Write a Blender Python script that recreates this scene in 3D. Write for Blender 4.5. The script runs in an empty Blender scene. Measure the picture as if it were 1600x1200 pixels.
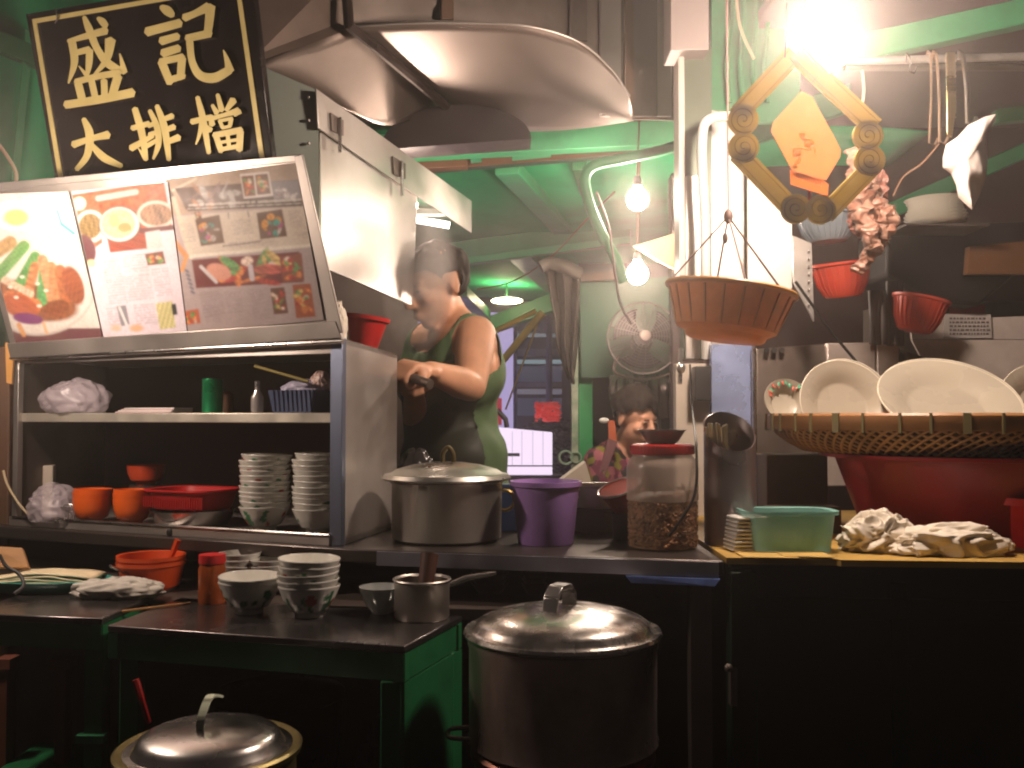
import bpy, bmesh, math, random
import numpy as np
from mathutils import Vector, Matrix, noise
random.seed(7)
SC = bpy.context.scene
COL = SC.collection
V = Vector
PI = math.pi
# ------------------------------------------------------------------ camera
EYE = V((0, 0, 1.2)); F = 1500.0; TH = math.atan(50 / 1500)
cam_d = bpy.data.cameras.new("camera"); cam = bpy.data.objects.new("camera", cam_d); COL.objects.link(cam)
cam.location = EYE; cam.rotation_euler = (PI / 2 + TH, 0, 0)
cam_d.sensor_width = 36; cam_d.lens = 36 * F / 1600; cam_d.clip_start = 0.02; cam_d.clip_end = 400
SC.camera = cam
SC.render.resolution_x = 1024; SC.render.resolution_y = 768
# ------------------------------------------------------------------ world (night)
w = bpy.data.worlds.new("World"); SC.world = w; w.use_nodes = True
bgn = w.node_tree.nodes["Background"]; bgn.inputs[0].default_value = (0.52, 0.40, 0.38, 1); bgn.inputs[1].default_value = 0.025
SC.view_settings.view_transform = 'Standard'; SC.view_settings.look = 'None'
SC.view_settings.exposure = 0.35; SC.view_settings.gamma = 1
cy = SC.cycles
cy.use_denoising = True
try: cy.denoiser = 'OPENIMAGEDENOISE'
except Exception: pass
cy.max_bounces = 7; cy.diffuse_bounces = 3; cy.glossy_bounces = 4; cy.transmission_bounces = 5; cy.volume_bounces = 0
cy.transparent_max_bounces = 10; cy.sample_clamp_indirect = 4; cy.sample_clamp_direct = 0
cy.use_light_tree = True; cy.caustics_reflective = False; cy.caustics_refractive = False
cy.volume_max_steps = 96; cy.volume_step_rate = 2.0
cy.filter_width = 2.1
HAZE = .029
BULB_MAIN, BULB_SMALL, BULB_LEFT = 300, 270, 370
# ------------------------------------------------------------------ pixel rays of the photo (1600 px wide)
def ray(px, py):
    x = (px - 800) / F; z = (600 - py) / F
    return V((x, math.cos(TH) - z * math.sin(TH), math.sin(TH) + z * math.cos(TH)))
def P(px, py, Y):
    r = ray(px, py); return EYE + r * (Y / r.y)
def S(px, py, z):
    r = ray(px, py); return EYE + r * ((z - EYE.z) / r.z)
def pw(px, Y): return px * Y / F
class Plane:
    def __init__(s, a, b, c):
        s.a = a; n = (b - a).cross(c - a).normalized()
        if n.dot(EYE - a) < 0: n = -n
        s.n = n
    def hit(s, px, py, off=0.0):
        r = ray(px, py); a = s.a + s.n * off
        return EYE + r * ((a - EYE).dot(s.n) / r.dot(s.n))
# ------------------------------------------------------------------ materials
MATS = {}
def M(name, col=(.5, .5, .5), rough=.5, metal=0, var=.15, scale=12, bump=.0, dirt=0, dirtcol=(.03, .02, .012), dscale=5,
      spec=.5, trans=0, sss=0, attr=False, coat=0, aniso=0, stretch=(1, 1, 1), rvar=.15, emit=None, es=0, alpha=1, transl=0):
    if name in MATS: return MATS[name]
    m = bpy.data.materials.new(name); m.use_nodes = True; nt = m.node_tree; N = nt.nodes; L = nt.links
    b = N["Principled BSDF"]; MATS[name] = m
    tc = N.new("ShaderNodeTexCoord"); mp = N.new("ShaderNodeMapping"); mp.inputs['Scale'].default_value = stretch
    L.new(tc.outputs['Object'], mp.inputs[0])
    n1 = N.new("ShaderNodeTexNoise"); n1.inputs['Scale'].default_value = scale; n1.inputs['Detail'].default_value = 5
    L.new(mp.outputs[0], n1.inputs['Vector'])
    if attr:
        src = N.new("ShaderNodeVertexColor"); src.layer_name = "Col"; so = src.outputs[0]
    else:
        src = N.new("ShaderNodeRGB"); src.outputs[0].default_value = (*col, 1); so = src.outputs[0]
    mr = N.new("ShaderNodeMapRange"); mr.inputs[1].default_value = .25; mr.inputs[2].default_value = .75
    mr.inputs[3].default_value = 1 - var; mr.inputs[4].default_value = 1 + var
    L.new(n1.outputs[0], mr.inputs[0])
    mx = N.new("ShaderNodeVectorMath"); mx.operation = 'SCALE'
    L.new(so, mx.inputs[0]); L.new(mr.outputs[0], mx.inputs['Scale'])
    co = mx.outputs[0]
    if dirt:
        n2 = N.new("ShaderNodeTexNoise"); n2.inputs['Scale'].default_value = dscale; n2.inputs['Detail'].default_value = 8; n2.inputs['Roughness'].default_value = .65
        L.new(tc.outputs['Object'], n2.inputs['Vector'])
        r2 = N.new("ShaderNodeMapRange"); r2.inputs[1].default_value = .45; r2.inputs[2].default_value = .72; r2.inputs[4].default_value = dirt
        L.new(n2.outputs[0], r2.inputs[0])
        mm = N.new("ShaderNodeMix"); mm.data_type = 'RGBA'; mm.inputs[7].default_value = (*dirtcol, 1)
        L.new(r2.outputs[0], mm.inputs[0]); L.new(co, mm.inputs[6]); co = mm.outputs[2]
    L.new(co, b.inputs['Base Color'])
    rr = N.new("ShaderNodeMapRange"); rr.inputs[1].default_value = .3; rr.inputs[2].default_value = .7
    rr.inputs[3].default_value = max(.02, rough - rvar * rough); rr.inputs[4].default_value = min(1, rough + rvar)
    L.new(n1.outputs[0], rr.inputs[0]); L.new(rr.outputs[0], b.inputs['Roughness'])
    b.inputs['Metallic'].default_value = metal; b.inputs['Specular IOR Level'].default_value = spec
    b.inputs['Transmission Weight'].default_value = trans; b.inputs['Coat Weight'].default_value = coat
    b.inputs['Subsurface Weight'].default_value = sss; b.inputs['Subsurface Radius'].default_value = (.02, .008, .004); b.inputs['Subsurface Scale'].default_value = .5
    b.inputs['Anisotropic'].default_value = aniso
    if emit: b.inputs['Emission Color'].default_value = (*emit, 1); b.inputs['Emission Strength'].default_value = es
    if bump:
        n3 = N.new("ShaderNodeTexNoise"); n3.inputs['Scale'].default_value = scale * 2.2; n3.inputs['Detail'].default_value = 4
        L.new(mp.outputs[0], n3.inputs['Vector'])
        bp = N.new("ShaderNodeBump"); bp.inputs['Strength'].default_value = min(1, bump * 10); bp.inputs['Distance'].default_value = bump * .1
        L.new(n3.outputs[0], bp.inputs['Height']); L.new(bp.outputs[0], b.inputs['Normal'])
    if transl:
        t = N.new("ShaderNodeBsdfTranslucent"); L.new(co, t.inputs[0]); ms = N.new("ShaderNodeMixShader"); ms.inputs[0].default_value = transl
        L.new(b.outputs[0], ms.inputs[1]); L.new(t.outputs[0], ms.inputs[2]); L.new(ms.outputs[0], N["Material Output"].inputs[0])
    if alpha < 1:
        t = N.new("ShaderNodeBsdfTransparent"); ms = N.new("ShaderNodeMixShader"); ms.inputs[0].default_value = 1 - alpha
        L.new(b.outputs[0], ms.inputs[1]); L.new(t.outputs[0], ms.inputs[2]); L.new(ms.outputs[0], N["Material Output"].inputs[0])
    return m
def EM(name, col, s):
    if name in MATS: return MATS[name]
    m = bpy.data.materials.new(name); m.use_nodes = True; nt = m.node_tree; nt.nodes.clear()
    e = nt.nodes.new("ShaderNodeEmission"); e.inputs[0].default_value = (*col, 1); e.inputs[1].default_value = s
    o = nt.nodes.new("ShaderNodeOutputMaterial"); nt.links.new(e.outputs[0], o.inputs[0]); MATS[name] = m
    return m
steel = M("brushed_steel", (.52, .48, .45), .34, .85, .10, 3, 0, dirt=.35, dirtcol=(.22, .16, .12), dscale=2.2, rvar=.25)
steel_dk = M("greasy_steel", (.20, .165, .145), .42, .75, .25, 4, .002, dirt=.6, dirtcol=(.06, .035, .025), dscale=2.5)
steel_br = M("bright_steel", (.68, .66, .64), .2, 1, .1, 9, .003, dirt=.2, dirtcol=(.3, .24, .2), dscale=8)
alu = M("worn_aluminium", (.45, .42, .38), .38, .9, .12, 5, .002, dirt=.35, dirtcol=(.2, .16, .12))
galv = M("galvanised_sheet", (.62, .59, .56), .33, .85, .12, 5, .006, dirt=.35, dirtcol=(.34, .27, .21), dscale=4)
green = M("green_gloss_paint", (.035, .24, .105), .42, 0, .22, 4, .012, dirt=.55, dirtcol=(.012, .045, .022), dscale=3.5)
green_dk = M("dark_green_paint", (.014, .14, .05), .35, 0, .25, 6, .01, dirt=.5, dirtcol=(.008, .02, .01))
green_tarp = M("green_tarpaulin", (.025, .42, .17), .7, 0, .2, 2.2, .02, spec=.12, dirt=.5, dirtcol=(.012, .075, .035), dscale=1.6)
brownwood = M("dark_stained_wood", (.09, .04, .018), .6, 0, .3, 9, .02, dirt=.5, stretch=(1, 1, .2))
tanwood = M("tan_wood", (.38, .2, .08), .6, 0, .2, 9, .01, stretch=(1, 6, 6))
orangewood = M("varnished_timber", (.5, .24, .05), .5, 0, .2, 9, .01)
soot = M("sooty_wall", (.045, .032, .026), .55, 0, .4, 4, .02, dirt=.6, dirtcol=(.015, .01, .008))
black = M("black_rubber", (.012, .011, .011), .45, 0, .2, 10)
blackgloss = M("black_lacquer", (.010, .007, .007), .16, 0, .15, 14, .002)
gold = M("gold_paint", (.64, .52, .21), .38, .15, .08, 20)
goldshade = M("gold_paint_shade", (.30, .17, .09), .5, 0, .1, 20)  # brownish shade on the characters' sides, put into the colour
porcelain = M("glazed_porcelain", (.75, .73, .66), .16, 0, .05, 10, attr=False)
porc_attr = M("painted_porcelain", rough=.16, var=.05, attr=True)
orange_pl = M("orange_plastic", (.80, .13, .012), .35, 0, .08, 8, sss=.0)
red_pl = M("red_plastic", (.50, .018, .018), .38, 0, .12, 6)
redor_pl = M("faded_red_plastic", (.55, .06, .03), .42, 0, .12, 8)
dred_pl = M("deep_red_plastic", (.32, .012, .020), .36, 0, .2, 4, dirt=.35, dirtcol=(.08, .004, .006))
purple_pl = M("purple_plastic", (.34, .19, .50), .36, 0, .14, 7, dirt=.3, dirtcol=(.08, .04, .12))
teal_plx = M("teal_plastic", (.12, .48, .40), .38, 0, .12, 8, transl=.25)
amber_pl = M("amber_plastic", (.50, .245, .06), .3, 0, .3, 9, dirt=.6, dirtcol=(.20, .085, .03), transl=.45)
blue_pl = M("blue_plastic", (.07, .09, .17), .4, 0, .15, 8)
cloth_w = M("stained_white_cloth", (.76, .69, .58), .9, 0, .15, 30, .02, dirt=.45, dirtcol=(.40, .29, .18), dscale=14)
cloth_g = M("grey_white_cloth", (.5, .47, .42), .9, 0, .2, 22, .03, dirt=.5, dirtcol=(.15, .13, .11), dscale=14)
plastic_film = M("clear_plastic_film", (.66, .58, .64), .25, 0, .2, 9, alpha=.38)
bag_black = M("black_plastic_film", (.03, .026, .026), .22, 0, .3, 8, .02)
whitepl = M("white_plastic", (.72, .70, .66), .4, 0, .08, 8)
cream = M("cream_panel", (.55, .48, .40), .5, 0, .1, 4, dirt=.4, dirtcol=(.3, .22, .15))
skin_m = M("skin_man", (.62, .32, .19), .5, 0, .14, 22, .004, sss=.1)
skin_w = M("skin_woman", (.66, .34, .22), .5, 0, .12, 22, .004, sss=.1)
hair = M("black_hair", (.016, .009, .006), .75, 0, .3, 40, .03, spec=.2)
asphalt = M("wet_asphalt", (.03, .028, .027), .4, 0, .3, 20, .03)
wire_c = M("cream_cable", (.5, .4, .25), .5)
# ------------------------------------------------------------------ mesh builder
class MB:
    def __init__(s): s.v = []; s.f = []; s.mi = []; s.c = []
    def add(s, vs, fs, mi=0):
        o = len(s.v); s.v += [tuple(p) for p in vs]; s.f += [tuple(i + o for i in f) for f in fs]; s.mi += [mi] * len(fs); return s
    def box(s, c, d, rot=0, mi=0, mat=None):
        x, y, z = [k / 2 for k in d]
        R = mat if mat else Matrix.Rotation(rot, 3, 'Z')
        vs = [V(c) + R @ V((a * x, b * y, e * z)) for a in (-1, 1) for b in (-1, 1) for e in (-1, 1)]
        return s.add(vs, [(0, 1, 3, 2), (4, 6, 7, 5), (0, 4, 5, 1), (2, 3, 7, 6), (0, 2, 6, 4), (1, 5, 7, 3)], mi)
    def slab(s, pts, off, mi=0, side=None):
        n = len(pts); pts = [V(p) for p in pts]
        if not isinstance(off, (list, tuple)): off = [V(off)] * n
        vs = pts + [p + o for p, o in zip(pts, off)]
        s.add(vs, [tuple(range(n)), tuple(range(2 * n - 1, n - 1, -1))], mi)
        o = len(s.v) - 2 * n
        for i in range(n):
            j = (i + 1) % n; s.f.append((o + i, o + j, o + n + j, o + n + i)); s.mi.append(mi if side is None else side)
        return s
    def tube(s, pts, r, n=8, mi=0, cap=True):
        pts = [V(p) for p in pts]; m = len(pts); rs = r if isinstance(r, (list, tuple)) else [r] * m
        vs = []; up = None
        for i, p in enumerate(pts):
            t = (pts[min(i + 1, m - 1)] - pts[max(i - 1, 0)]).normalized()
            if up is None:
                up = t.orthogonal().normalized()
            up = (up - t * up.dot(t)).normalized(); sd = t.cross(up)
            for k in range(n):
                a = 2 * PI * k / n; vs.append(p + (up * math.cos(a) + sd * math.sin(a)) * rs[i])
        fs = [(i * n + k, i * n + (k + 1) % n, (i + 1) * n + (k + 1) % n, (i + 1) * n + k) for i in range(m - 1) for k in range(n)]
        if cap: fs += [tuple(range(n - 1, -1, -1)), tuple(range((m - 1) * n, m * n))]
        return s.add(vs, fs, mi)
    def lathe(s, c, prof, n=40, mi=0, mat=None, sx=1, sy=1):
        R = mat or Matrix.Identity(3); vs = []; c = V(c)
        for r, z in prof:
            for k in range(n):
                a = 2 * PI * k / n; vs.append(c + R @ V((r * math.cos(a) * sx, r * math.sin(a) * sy, z)))
        m = len(prof)
        fs = [(i * n + k, i * n + (k + 1) % n, (i + 1) * n + (k + 1) % n, (i + 1) * n + k) for i in range(m - 1) for k in range(n)]
        if prof[0][0] > 1e-4: fs.append(tuple(range(n - 1, -1, -1)))
        if prof[-1][0] > 1e-4: fs.append(tuple(range((m - 1) * n, m * n)))
        return s.add(vs, fs, mi)
    def ball(s, c, r, n=16, m=10, mi=0, mat=None):
        if not isinstance(r, (tuple, list)): r = (r, r, r)
        R = mat or Matrix.Identity(3); vs = []
        for i in range(m + 1):
            t = PI * i / m
            for k in range(n):
                a = 2 * PI * k / n
                vs.append(V(c) + R @ V((r[0] * math.sin(t) * math.cos(a), r[1] * math.sin(t) * math.sin(a), r[2] * math.cos(t))))
        return s.add(vs, [(i * n + k, (i + 1) * n + k, (i + 1) * n + (k + 1) % n, i * n + (k + 1) % n) for i in range(m) for k in range(n)], mi)
    def grid(s, f, nu, nv, mi=0):
        vs = [f(i / nu, j / nv) for j in range(nv + 1) for i in range(nu + 1)]
        return s.add(vs, [(j * (nu + 1) + i, j * (nu + 1) + i + 1, (j + 1) * (nu + 1) + i + 1, (j + 1) * (nu + 1) + i) for j in range(nv) for i in range(nu)], mi)
    def torus(s, c, R_, r, n=36, k=6, mi=0, mat=None, a0=0, a1=2 * PI):
        Rm = mat or Matrix.Identity(3)
        pts = [V(c) + Rm @ V((R_ * math.cos(a0 + (a1 - a0) * i / n), R_ * math.sin(a0 + (a1 - a0) * i / n), 0)) for i in range(n + 1)]
        return s.tube(pts, r, k, mi)
def finish_mesh(me, ang=40):
    me.validate(); bm = bmesh.new(); bm.from_mesh(me)
    bmesh.ops.remove_doubles(bm, verts=bm.verts, dist=1e-6)
    bmesh.ops.recalc_face_normals(bm, faces=bm.faces); bm.to_mesh(me); bm.free()
    me.shade_smooth()
    try: me.set_sharp_from_angle(angle=math.radians(ang))
    except Exception: pass
def obj(name, mb, mats, parent=None, bev=0, col=None, recalc=True, solid=0, origin=None, ang=40):
    if getattr(mb, 'soft', False): ang = 180
    me = bpy.data.meshes.new(name)
    vs = [V(p) for p in mb.v]
    if parent: org = V(parent['_w'])
    elif origin is not None: org = V(origin)
    else:
        lo = [min(p[i] for p in vs) for i in range(3)]; hi = [max(p[i] for p in vs) for i in range(3)]
        org = V(((lo[0] + hi[0]) / 2, (lo[1] + hi[1]) / 2, lo[2]))
    me.from_pydata([tuple(p - org) for p in vs], [], mb.f)
    for m in (mats if isinstance(mats, (list, tuple)) else [mats]): me.materials.append(m)
    me.polygons.foreach_set('material_index', mb.mi)
    if col is not None:
        ca = me.color_attributes.new("Col", 'FLOAT_COLOR', 'POINT'); a = np.ones((len(vs), 4)); a[:, :3] = col; ca.data.foreach_set('color', a.ravel())
    if recalc and col is None: finish_mesh(me, ang)
    else: me.shade_smooth(); me.set_sharp_from_angle(angle=math.radians(ang))
    o = bpy.data.objects.new(name, me); COL.objects.link(o)
    if parent: o.parent = parent
    else: o.location = org
    o['_w'] = tuple(org)
    if bev:
        b = o.modifiers.new("bev", 'BEVEL'); b.width = bev; b.segments = 2; b.limit_method = 'ANGLE'; b.angle_limit = math.radians(40)
    if solid:
        b = o.modifiers.new("sol", 'SOLIDIFY'); b.thickness = solid
    return o
def tag(o, label=None, cat=None, group=None, kind=None):
    if label: o['label'] = label
    if cat: o['category'] = cat
    if group: o['group'] = group
    if kind: o['kind'] = kind
    return o
def thing(name, loc, label, cat, group=None):
    o = bpy.data.objects.new(name, None); COL.objects.link(o); o.location = loc; o['_w'] = tuple(loc); o.empty_display_size = .05
    return tag(o, label, cat, group)
def dup(root, loc, rot=None, label=None, group=None, scale=None):
    r = root.copy(); COL.objects.link(r); r.location = loc
    if rot is not None: r.rotation_euler = rot
    if scale: r.scale = scale
    if label: r['label'] = label
    if group: r['group'] = group
    for ch in list(root.children):
        c = ch.copy(); COL.objects.link(c); c.parent = r
        for g in list(ch.children):
            d = g.copy(); COL.objects.link(d); d.parent = c
    return r
def pplate(pts, t):
    """polygon given as (px,py,Y) -> slab going away from the camera by t"""
    q = [P(*p) for p in pts]; n = (q[1] - q[0]).cross(q[2] - q[0]).normalized()
    if n.dot(EYE - q[0]) > 0: n = -n
    return q, n * t
ORD = ['bottom', 'second', 'third', 'fourth', 'fifth', 'sixth', 'seventh', 'eighth', 'ninth', 'tenth', 'eleventh', 'twelfth']
def smoothpath(pts, n=8):
    pts = [V(p) for p in pts]; out = []
    for i in range(len(pts) - 1):
        p0 = pts[max(i - 1, 0)]; p1 = pts[i]; p2 = pts[i + 1]; p3 = pts[min(i + 2, len(pts) - 1)]
        for k in range(n):
            t = k / n; out.append(.5 * ((2 * p1) + (p2 - p0) * t + (2 * p0 - 5 * p1 + 4 * p2 - p3) * t * t + (3 * p1 - p0 - 3 * p2 + p3) * t ** 3))
    return out + [pts[-1]]
def cloth_heap(c, size, seed, mi=0, mb=None, n=72, m=44, amp=.34):
    mb = MB() if mb is None else mb; mb.soft = True; sx, sy, sz = size; sd = V((seed * 3.7, seed * 1.3, seed * 7.1)); vs = []
    for i in range(m + 1):
        t = PI * i / m
        for k in range(n):
            a = 2 * PI * k / n
            d = V((math.sin(t) * math.cos(a), math.sin(t) * math.sin(a), math.cos(t)))
            q = d * 1.15 + sd
            warp = V((noise.noise(q * 1.1), noise.noise(q * 1.1 + V((5, 5, 5))), noise.noise(q * 1.1 + V((9, 1, 3))))) * .8
            rd = 1 - 2.2 * abs(noise.noise((q + warp) * V((1.5, 1.5, .8)) if False else V(((q.x + warp.x) * 1.7, (q.y + warp.y) * 1.7, (q.z + warp.z) * .9))))
            rd2 = 1 - 2.2 * abs(noise.noise((q + warp * .7) * 2.6 + V((4, 4, 4))))
            f = 1 + amp * .55 * rd + amp * .22 * rd2 - amp * .3 + .22 * noise.noise(q * .9)
            p = V((d.x * sx * f, d.y * sy * f, d.z * sz * f))
            p.z = max(p.z, -sz * .55) + sz * .55
            vs.append(V(c) + p)
    mb.add(vs, [(i * n + k, (i + 1) * n + k, (i + 1) * n + (k + 1) % n, i * n + (k + 1) % n) for i in range(m) for k in range(n)], mi)
    return mb

# ================================================================== SETTING
g = MB(); g.box((0, 20, -.05), (120, 120, .1)); tag(obj("street_ground", g, asphalt), kind='structure')
CZ = .93     # counter top height
# --- rear and side shell of the stall
g = MB(); g.slab([V((-3.2, 3.95, 0)), V((-.62, 3.95, 0)), V((-.62, 3.95, 2.2)), V((-3.2, 3.95, 2.2))], V((0, .06, 0)))
tag(obj("stall_wall", g, M("grimy_green_boards", (.02, .13, .07), .5, 0, .3, 3, .02, dirt=.6, dirtcol=(.012, .03, .02))), "grimy green board wall behind the black name sign", "wall")
g = MB(); q, o = pplate([(485, 400, 3.35), (652, 455, 3.35), (652, 900, 3.35), (485, 900, 3.35)], .03); g.slab(q, o)
tag(obj("wok_splashback", g, soot), "soot blackened splashback left of the cook, under the steel hood", "wall")
g = MB(); g.slab([V((.62, 3.7, 0)), V((3.4, 3.7, 0)), V((3.4, 3.7, 2.9)), V((.62, 3.7, 2.9))], V((0, .08, 0)))
tag(obj("kitchen_wall", g, M("brown_sooty_wall", (.035, .016, .014), .5, 0, .4, 2.5, .02, dirt=.5, dirtcol=(.02, .012, .01))), "dark brown kitchen wall behind the hanging colanders", "wall")
g = MB(); g.slab([V((3.3, -.5, 0)), V((3.3, 3.7, 0)), V((3.3, 3.7, 2.9)), V((3.3, -.5, 2.9))], V((.08, 0, 0)))

# --- canopy
def roofz(Y): return 2.16 - (Y - 3.3) * .048
cv = thing("canopy_roof", (.2, 4.9, 2.1), "green painted canopy roof with cross beams and rafters over the kitchen", "canopy")
g = MB()
def rf(u, v):
    x = -.75 + u * 2.2; Y = 3.3 + v * 3.5
    sag = .02 * math.sin(u * 9) + .012 * math.sin(v * 13 + u * 4)
    return V((x, Y, roofz(Y) + sag + .03))
g.grid(rf, 40, 30); obj("roof_sheet", g, green_tarp, cv, solid=.006)
def beam(p0, p1, hh, ww, mat_, parent, name="beam"):
    g = MB(); a, b = V(p0), V(p1); d = (b - a).normalized(); s_ = d.cross(V((0, 0, 1))).normalized() * ww / 2; u = V((0, 0, hh / 2))
    g.slab([a - s_ - u, a + s_ - u, a + s_ + u, a - s_ + u], b - a); return obj(name, g, mat_, parent, bev=.003)
beam(P(560, 235, 3.25), P(1075, 208, 3.25), .085, .06, green, cv)
beam(P(580, 272, 3.45), P(1075, 232, 3.45), .022, .05, M("dark_beam", (.02, .05, .03), .5, 0, .3), cv)
beam(P(600, 408, 4.9), P(985, 358, 4.7), .09, .07, green_dk, cv)
beam(P(600, 425, 4.8), P(985, 376, 4.6), .035, .05, green, cv)
beam(P(735, 520, 6.6), P(915, 455, 6.4), .12, .1, green, cv, "edge_beam")
beam(P(792, 262, 3.5), P(880, 358, 4.65), .05, .09, green, cv, "rafter")
beam(P(905, 255, 3.5), P(925, 330, 4.5), .05, .05, green_dk, cv, "rafter")
beam(P(800, 385, 4.8), P(868, 450, 6.2), .05, .13, green_dk, cv, "rafter")
beam(P(715, 455, 5.0), P(755, 492, 6.4), .06, .1, green_dk, cv, "rafter")
for (x0, y0, x1, y1, mt) in ((862, 220, 925, 214, orangewood), (1010, 207, 1075, 200, orangewood), (735, 236, 752, 234, green), (800, 232, 862, 226, green), (620, 252, 730, 246, brownwood)):
    g = MB(); q, o = pplate([(x0, y0 - 9, 3.30), (x1, y1 - 9, 3.30), (x1, y1 + 14, 3.30), (x0, y0 + 14, 3.30)], .05); g.slab(q, o); obj("packing_block", g, mt, cv, bev=.003)
g = MB(); q, o = pplate([(600, 240, 3.42), (1075, 195, 3.42), (1075, 232, 3.42), (600, 272, 3.42)], .04); g.slab(q, o); obj("soffit_board", g, brownwood, cv)
# far lamp, and a glowing tube added for the bright reflection on the roof
lp = thing("ceiling_lamp", P(792, 470, 6.1), "small lit yellow-white lamp under the far edge of the green canopy", "lamp")
g = MB(); c = P(792, 470, 6.1); g.ball(c, (.10, .06, .02)); obj("lamp_shade", g, EM("warm_lamp", (1, .85, .5), 30), lp)
g = MB(); g.tube([c + V((0, 0, .015)), c + V((0, 0, .12))], .006); obj("stem", g, green_dk, lp)
tb = thing("roof_glint_tube", P(675, 345, 4.1), "short glowing white tube added for the bright reflection on the green roof beside the hood", "lamp")
a, b = P(600, 335, 4.3), P(702, 352, 4.3)
g = MB(); g.tube([a, b], .016, 10); obj("tube", g, EM("roof_glint", (1, .93, .85), 9), tb)
g = MB(); g.box((a + b) / 2 + V((0, .01, .035)), ((b - a).length, .06, .025), mi=0); obj("batten", g, whitepl, tb)
# left green tarpaulin corner
tw = thing("tarpaulin_screen", P(30, 290, 3.3), "green tarpaulin screen hanging left of the black name sign", "tarpaulin")
def tf(u, v):
    p = P(-320 + u * 760, -160 + v * 520, 3.35); p.y += .03 * math.sin(u * 38) * v + .05 * noise.noise(V((u * 9, v * 5, 1))); return p
g = MB(); g.grid(tf, 80, 40); obj("sheet", g, green_tarp, tw, solid=.003)
beam(P(45, 60, 3.2), P(18, 330, 3.2), .05, .05, green, tw, "post")
beam(P(-40, 50, 3.15), P(60, 92, 3.2), .07, .05, green_dk, tw, "strut")
g = MB(); g.tube(smoothpath([P(-8, 218, 3.0), P(12, 245, 3.0), P(25, 270, 3.0), P(24, 292, 3.0)]), .006)
tag(obj("cable", g, wire_c), "yellowish cable hanging at far left above the menu board", "cable")

# ================================================================== EXTRACTION HOOD
hd = thing("extraction_hood", P(700, 200, 2.8), "large stainless steel extraction hood with curved duct over the cook", "hood")
def loft(top, bot, nv=10, curve=0):
    n = len(top)
    t = smoothpath([P(*p) for p in top], 8); b = smoothpath([P(*p) for p in bot], 8); m = len(t) - 1
    g = MB(); g.grid(lambda u, v: t[round(u * m)].lerp(b[round(u * m)], v) + V((0, -curve * math.sin(PI * v), -curve * .5 * math.sin(PI * v))), m, nv); return g
g = loft([(548, 42, 2.45), (640, 36, 2.45), (740, 36, 2.45), (830, 42, 2.45), (905, 66, 2.5), (955, 108, 2.6), (984, 150, 2.7)],
         [(692, 166, 2.95), (715, 178, 2.98), (750, 192, 3.0), (800, 202, 3.02), (860, 203, 3.02), (925, 197, 2.98), (990, 187, 2.9)], 14, .02)
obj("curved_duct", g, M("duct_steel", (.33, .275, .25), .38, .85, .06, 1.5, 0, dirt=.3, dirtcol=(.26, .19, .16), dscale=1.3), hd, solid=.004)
g = MB(); g.tube(smoothpath([P(548, 42, 2.44), P(640, 36, 2.44), P(740, 36, 2.44), P(830, 42, 2.44), P(905, 66, 2.49), P(955, 108, 2.59), P(984, 150, 2.69)]), .003); obj("duct_rim", g, steel, hd)
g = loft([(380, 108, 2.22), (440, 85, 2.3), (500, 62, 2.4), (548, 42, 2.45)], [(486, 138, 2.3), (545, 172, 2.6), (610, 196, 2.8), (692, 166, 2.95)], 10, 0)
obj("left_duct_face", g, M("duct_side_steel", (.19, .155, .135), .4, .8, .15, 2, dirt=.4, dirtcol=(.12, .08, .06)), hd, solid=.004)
g = MB(); q, o = pplate([(300, -60, 2.2), (548, -60, 2.42), (548, 44, 2.46), (380, 110, 2.23)], .01); g.slab(q, o); obj("upper_front_sheet", g, M("brown_greasy_sheet", (.11, .08, .065), .5, .5, .3, 3, dirt=.5), hd)
g = MB(); q, o = pplate([(548, -60, 2.46), (1064, -60, 3.02), (1064, 188, 3.02), (990, 186, 3.0), (548, 60, 2.50)], .01); g.slab(q, o); obj("back_sheet", g, steel_dk, hd)
g = MB(); q = [P(540, -40, 2.38), P(545, 40, 2.40), P(600, 84, 2.55), P(650, 126, 2.7), P(697, 166, 2.86)]; g.tube(q, .014, 8); obj("seam_bar", g, M("dark_bar", (.05, .035, .03), .3, .6), hd)
bsp = Plane(P(548, -60, 2.46), P(1064, -60, 3.02), P(1064, 188, 3.02))
for k, (x, w_) in enumerate(((700, 10), (905, 14), (955, 16), (985, 8), (1008, 20), (1038, 12))):
    yb_ = 30 if x < 900 else (64 if x < 950 else 182)
    g = MB(); g.slab([bsp.hit(x - w_, -60, .012), bsp.hit(x + w_, -60, .012), bsp.hit(x + w_, yb_, .012), bsp.hit(x - w_, yb_, .012)], bsp.n * -.010); obj("duct_reflection_strip", g, (M("brown_reflection", (.16, .10, .07), .4, .4, .3, 3, dirt=.5), steel_dk, steel)[k % 3], hd, bev=.003)  # coloured strips stand in for vertical brown reflections in the steel
g = MB(); n_ = 22
arc = [P(712 + 118 * math.cos(PI - PI * k / n_) , 226 - 62 * math.sin(PI * k / n_) + (8 - k * .8), 2.86) for k in range(n_ + 1)]
g.slab(arc, V((0, .12, 0))); obj("duct_mouth", g, M("duct_black", (.03, .022, .022), .5, .2), hd)
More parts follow.
